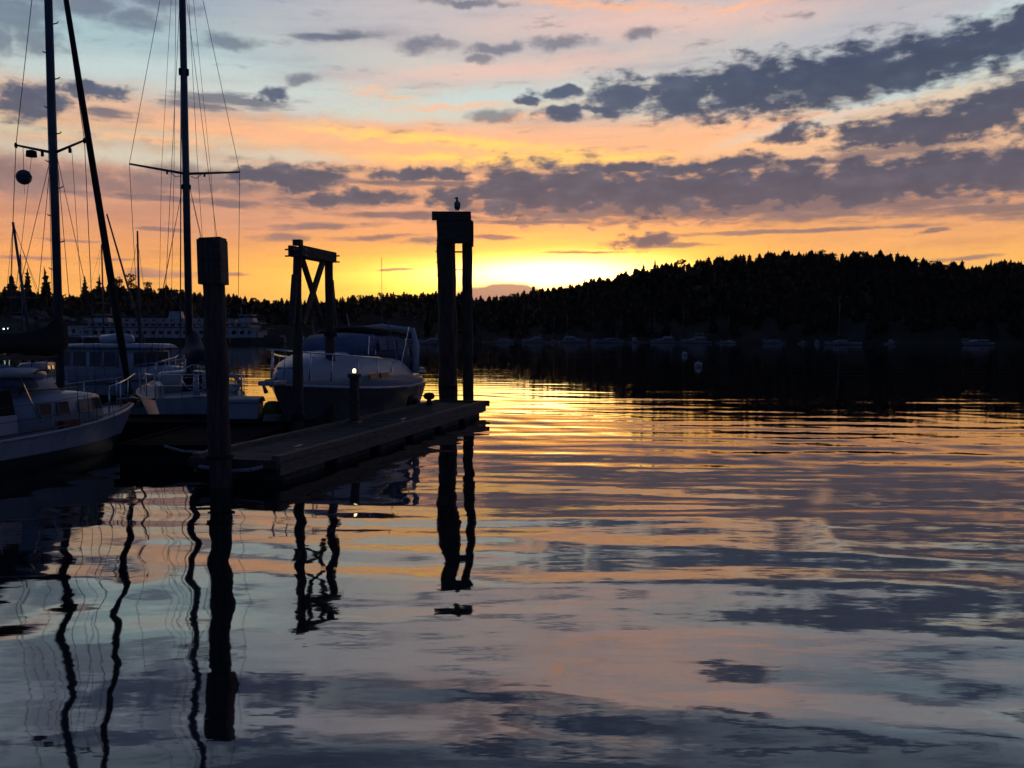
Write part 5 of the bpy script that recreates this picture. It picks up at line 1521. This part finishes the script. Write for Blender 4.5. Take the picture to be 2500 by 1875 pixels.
# masts near the left edge
e = fleet('sail', 60, 48, 160, 'sailboat with short vertical mast behind the nearest sloop, leftmost mast', 'sailboat', None, 0.62)
e = small_sailboat(7.5, 8.3, 'leaning_mast_sailboat', 'hullF', 'navycan', 0.75); place(e, 92, 44, 170); tag(e, 'small sailboat with a leaning thin mast left of the thick mast', 'sailboat')
e = fleet('sail', 240, 60, 120, 'sailboat with thin upright mast behind the white trawler', 'sailboat', None, 0.78)

# floating pontoon of the far marina
def pontoon():
    e = empty('marina_pontoon', (0, 0, 0))
    a, b = at(1180, HZ, 384), at(2200, HZ, 318)
    n = 10
    for i in range(n):
        p0 = a.lerp(b, i / n); p1 = a.lerp(b, (i + 0.97) / n)
        ang = math.atan2(p1.y - p0.y, p1.x - p0.x)
        c = (p0 + p1) / 2
        MB().box((c.x, c.y, 0.25), ((p1 - p0).length, 2.4, 0.6), ang).build('pontoon_section', MT['rail'], e)
        MB().tube((p0.x, p0.y + 1.4, -1), (p0.x, p0.y + 1.4, 3.6), 0.2, n=7).build('pontoon_pile', MT['pile'], e)
    tag(e, 'thin pale marina pontoon along the foot of the wooded hill', 'dock')
pontoon()

def buoy(px, D, r, label):
    p = at(px, HZ, D)
    e = empty('mooring_buoy', (p.x, D, 0))
    MB().lathe([(max(0.02, r * math.cos(R(a))), r * 0.45 + r * 0.85 * math.sin(R(a))) for a in np.linspace(-85, 85, 12)], n=18).build('float', MT['buoy'], e, True)
    MB().lathe([(r * 1.005, r * 0.40), (r * 1.015, r * 0.48), (r * 1.0, r * 0.58)], n=18).build('stripe', MT['bluecan'], e, True)
    MB().path([(0.08 * math.cos(a), 0, r * 1.33 + 0.08 * math.sin(a)) for a in np.linspace(-0.3, PI + 0.3, 9)], 0.018, 6).build('ring', MT['steel'], e)
    tag(e, label, 'buoy', 'mooring buoys in the bay')
buoy(1706, 74, 0.34, 'larger white mooring buoy floating on the dark hill reflection')
buoy(1672, 118, 0.40, 'smaller fainter mooring buoy beyond the larger white one')

# ------------------------------------------------------------------ ferry
def build_ferry():
    D = 330.0
    c = at(432, HZ, D)
    e = empty('car_ferry', (c.x, D, 0), R(3))
    L, B = 82.0, 18.0
    # double-ended hull, local x fore and aft
    def ring(x, w, z0, z1): return [(x, -w, z1), (x, -w * 0.82, z0), (x, w * 0.82, z0), (x, w, z1)]
    MB().loft([ring(-L / 2, 2.2, 0.6, 3.0), ring(-L / 2 + 6, 6.5, -0.8, 2.9), ring(-L / 2 + 14, B / 2, -1, 2.7), ring(L / 2 - 14, B / 2, -1, 2.7), ring(L / 2 - 6, 6.5, -0.8, 2.9), ring(L / 2, 2.2, 0.6, 3.0)]).build('hull', MT['ferryg'], e)
    # car deck side plating with its row of openings
    zc0, zc1 = 2.9, 7.2
    MB().box((0, 0, zc1 + 0.15), (L - 12, B, 0.3)).build('passenger_deck', MT['ferryg'], e)
    for sy in (-1, 1):
        MB().box((0, sy * (B / 2 - 0.2), 3.6), (L - 18, 0.3, 1.6)).build('side_plating', MT['ferryw'], e)
        MB().box((0, sy * (B / 2 - 0.2), 6.65), (L - 16, 0.3, 1.1)).build('side_plating', MT['ferryw'], e)
        n = 22
        me = MB().box((0, 0, 0), (1.3, 0.28, 1.75)).mesh('side_pillar', MT['ferryw'])
        for i in range(n):
            o = bpy.data.objects.new('side_pillar', me); COL.objects.link(o); o.parent = e
            o.location = (-(L - 18) / 2 + 0.7 + i * (L - 19.4) / (n - 1), sy * (B / 2 - 0.2), 5.25)
    for sx in (-1, 1):
        MB().box((sx * (L / 2 - 10), 0, 5.0), (3.0, B - 3, 4.2)).build('end_bulkhead', MT['ferryw'], e)
        MB().box((sx * (L / 2 - 4), 0, 3.4), (6, 9, 1.0)).build('end_bulwark', MT['ferryg'], e)
    # saloon and upper deck
    MB().box((0, 0, 8.5), (L - 22, B - 2.4, 2.5)).build('saloon', MT['ferryw'], e)
    me = MB().box((0, 0, 0), (1.5, 0.12, 1.05)).mesh('saloon_window', MT['glass'])
    for sy in (-1, 1):
        for i in range(24):
            o = bpy.data.objects.new('saloon_window', me); COL.objects.link(o); o.parent = e
            o.location = (-(L - 26) / 2 + i * (L - 26) / 23, sy * (B / 2 - 1.2), 8.75)
        MB().box((0, sy * (B / 2 - 1.17), 7.65), (L - 22, 0.12, 0.5)).build('trim_band', MT['ferryy'], e)
    MB().box((0, 0, 9.9), (L - 18, B - 1, 0.25)).build('sun_deck', MT['ferryw'], e)
    MB().box((0, 0, 10.9), (L - 38, B - 8, 1.9)).build('deck_house', MT['ferryw'], e)
    me = MB().box((0, 0, 0), (1.2, 0.12, 0.8)).mesh('deck_window', MT['glass'])
    for sy in (-1, 1):
        for i in range(13):
            o = bpy.data.objects.new('deck_window', me); COL.objects.link(o); o.parent = e
            o.location = (-(L - 42) / 2 + i * (L - 42) / 12, sy * (B / 2 - 4.0), 11.0)
    for sx in (-1, 1):
        MB().hexa([(sx * 27 - 3, -3.5, 10.0), (sx * 27 + 3, -3.5, 10.0), (sx * 27 + 3, 3.5, 10.0), (sx * 27 - 3, 3.5, 10.0)], [(sx * 27 - 2.4, -3, 13.6), (sx * 27 + 2.4, -3, 13.6), (sx * 27 + 2.4, 3, 13.6), (sx * 27 - 2.4, 3, 13.6)]).build('wheelhouse', MT['ferryw'], e)
        MB().box((sx * 27, 0, 12.7), (5.35, 6.7, 0.9)).build('wheelhouse_window', MT['glass'], e)
        MB().box((sx * 27, 0, 13.75), (6.4, 7.6, 0.25)).build('wheelhouse_roof', MT['ferryw'], e)
        MB().tube((sx * 24.5, 0, 13.8), (sx * 24.5, 0, 17.5), 0.16, n=6).build('signal_mast', MT['ferryw'], e)
        rl = MB()
        rl.tube((-(L - 19) / 2, sx * (B / 2 - 0.7), 11.0), ((L - 19) / 2, sx * (B / 2 - 0.7), 11.0), 0.06, n=5)
        for i in range(26):
            x = -(L - 19) / 2 + i * (L - 19) / 25
            rl.tube((x, sx * (B / 2 - 0.7), 10.0), (x, sx * (B / 2 - 0.7), 11.0), 0.05, n=4)
        rl.build('deck_railing', MT['ferryw'], e)
    MB().hexa([(-2.6, -2, 11.8), (2.6, -2, 11.8), (2.6, 2, 11.8), (-2.6, 2, 11.8)], [(-2.0, -1.6, 15.4), (2.0, -1.6, 15.4), (2.0, 1.6, 15.4), (-2.0, 1.6, 15.4)]).build('funnel', MT['ferryw'], e)
    MB().box((0, 0, 15.5), (4.2, 3.4, 0.4)).build('funnel_cap', MT['rubber'], e)
    tag(e, 'long white and green car ferry berthed across the harbour on the left', 'ferry')
    e.scale = (1, 1, 0.80)
build_ferry()

# ------------------------------------------------------------------ waterfront houses and lamps on the left
def house_far(px, D, z, w, dp, h, rh, label, rz=0.0, cream=False):
    p = at(px, HZ, D)
    e = empty('waterfront_house', (p.x, D, z), rz)
    MB().box((0, 0, h / 2 - 1), (w, dp, h + 2)).build('wall', MT['cream' if cream else 'houseg'], e)
    MB().add([(-w / 2 - 0.5, -dp / 2 - 0.5, h), (w / 2 + 0.5, -dp / 2 - 0.5, h), (w / 2 + 0.5, dp / 2 + 0.5, h), (-w / 2 - 0.5, dp / 2 + 0.5, h), (0, -dp / 2 - 0.5, h + rh), (0, dp / 2 + 0.5, h + rh)],
             [(0, 3, 5, 4), (1, 4, 5, 2), (0, 4, 1), (2, 5, 3), (0, 1, 2, 3)]).build('roof', MT['houser'], e)
    for i in range(3):
        x = -w * 0.3 + i * w * 0.3
        o = MB().box((x, -dp / 2 - 0.03, h * 0.55), (w * 0.14, 0.08, h * 0.32)).build('window', MT['glass'], e)
        MB().box((x, -dp / 2 - 0.05, h * 0.37), (w * 0.18, 0.16, 0.12)).build('sill', MT['ferryw'], o)
    tag(e, label, 'house')
house_far(212, 440, 2.2, 14, 10, 6, 4.0, 'gabled house on the shore above the left end of the ferry', cream=True)
house_far(150, 455, 3.5, 18, 10, 7, 3.2, 'long dark house on the shore behind the thick mast')
house_far(40, 450, 3.0, 20, 12, 7, 3.5, 'wide grey house on the shore at the far left edge')
house_far(95, 470, 8, 13, 9, 5.5, 3.6, 'small gabled house higher up the left shore')
for px, py, D, lb in ((9, 803, 300, 'leftmost of the two small green-white lights low at the left edge'), (20, 802, 300, 'right one of the two small green-white lights at the left edge')):
    p = at(px, py, D)
    e = empty('harbour_lamp', (p.x, p.y, 0))
    MB().path([(0, 0, -2), (0, 0, p.z - 0.3)], [0.12, 0.08], 6).build('post', MT['pile'], e)
    MB().lathe([(0.1, -0.25), (0.24, -0.1), (0.25, 0.1), (0.1, 0.25)], (0, 0, p.z), 10).build('lamp_globe', MT['lampg'], e, True)
    tag(e, lb, 'lamp')

# ------------------------------------------------------------------ thin evening haze
hz_m = bpy.data.materials.new('evening_haze')
hz_m.use_nodes = True
hn = hz_m.node_tree
hn.nodes.clear()
vo = hn.nodes.new('ShaderNodeVolumePrincipled')
vo.inputs['Color'].default_value = (0.95, 0.93, 0.90, 1)
vo.inputs['Density'].default_value = 0.00005
vo.inputs['Anisotropy'].default_value = 0.6
ho = hn.nodes.new('ShaderNodeOutputMaterial')
hn.links.new(vo.outputs[0], ho.inputs['Volume'])
o = MB().box((0, 300, 29), (2400, 1300, 64)).build('haze', hz_m)
tag(o, 'thin evening haze over the harbour', 'haze', kind='stuff')
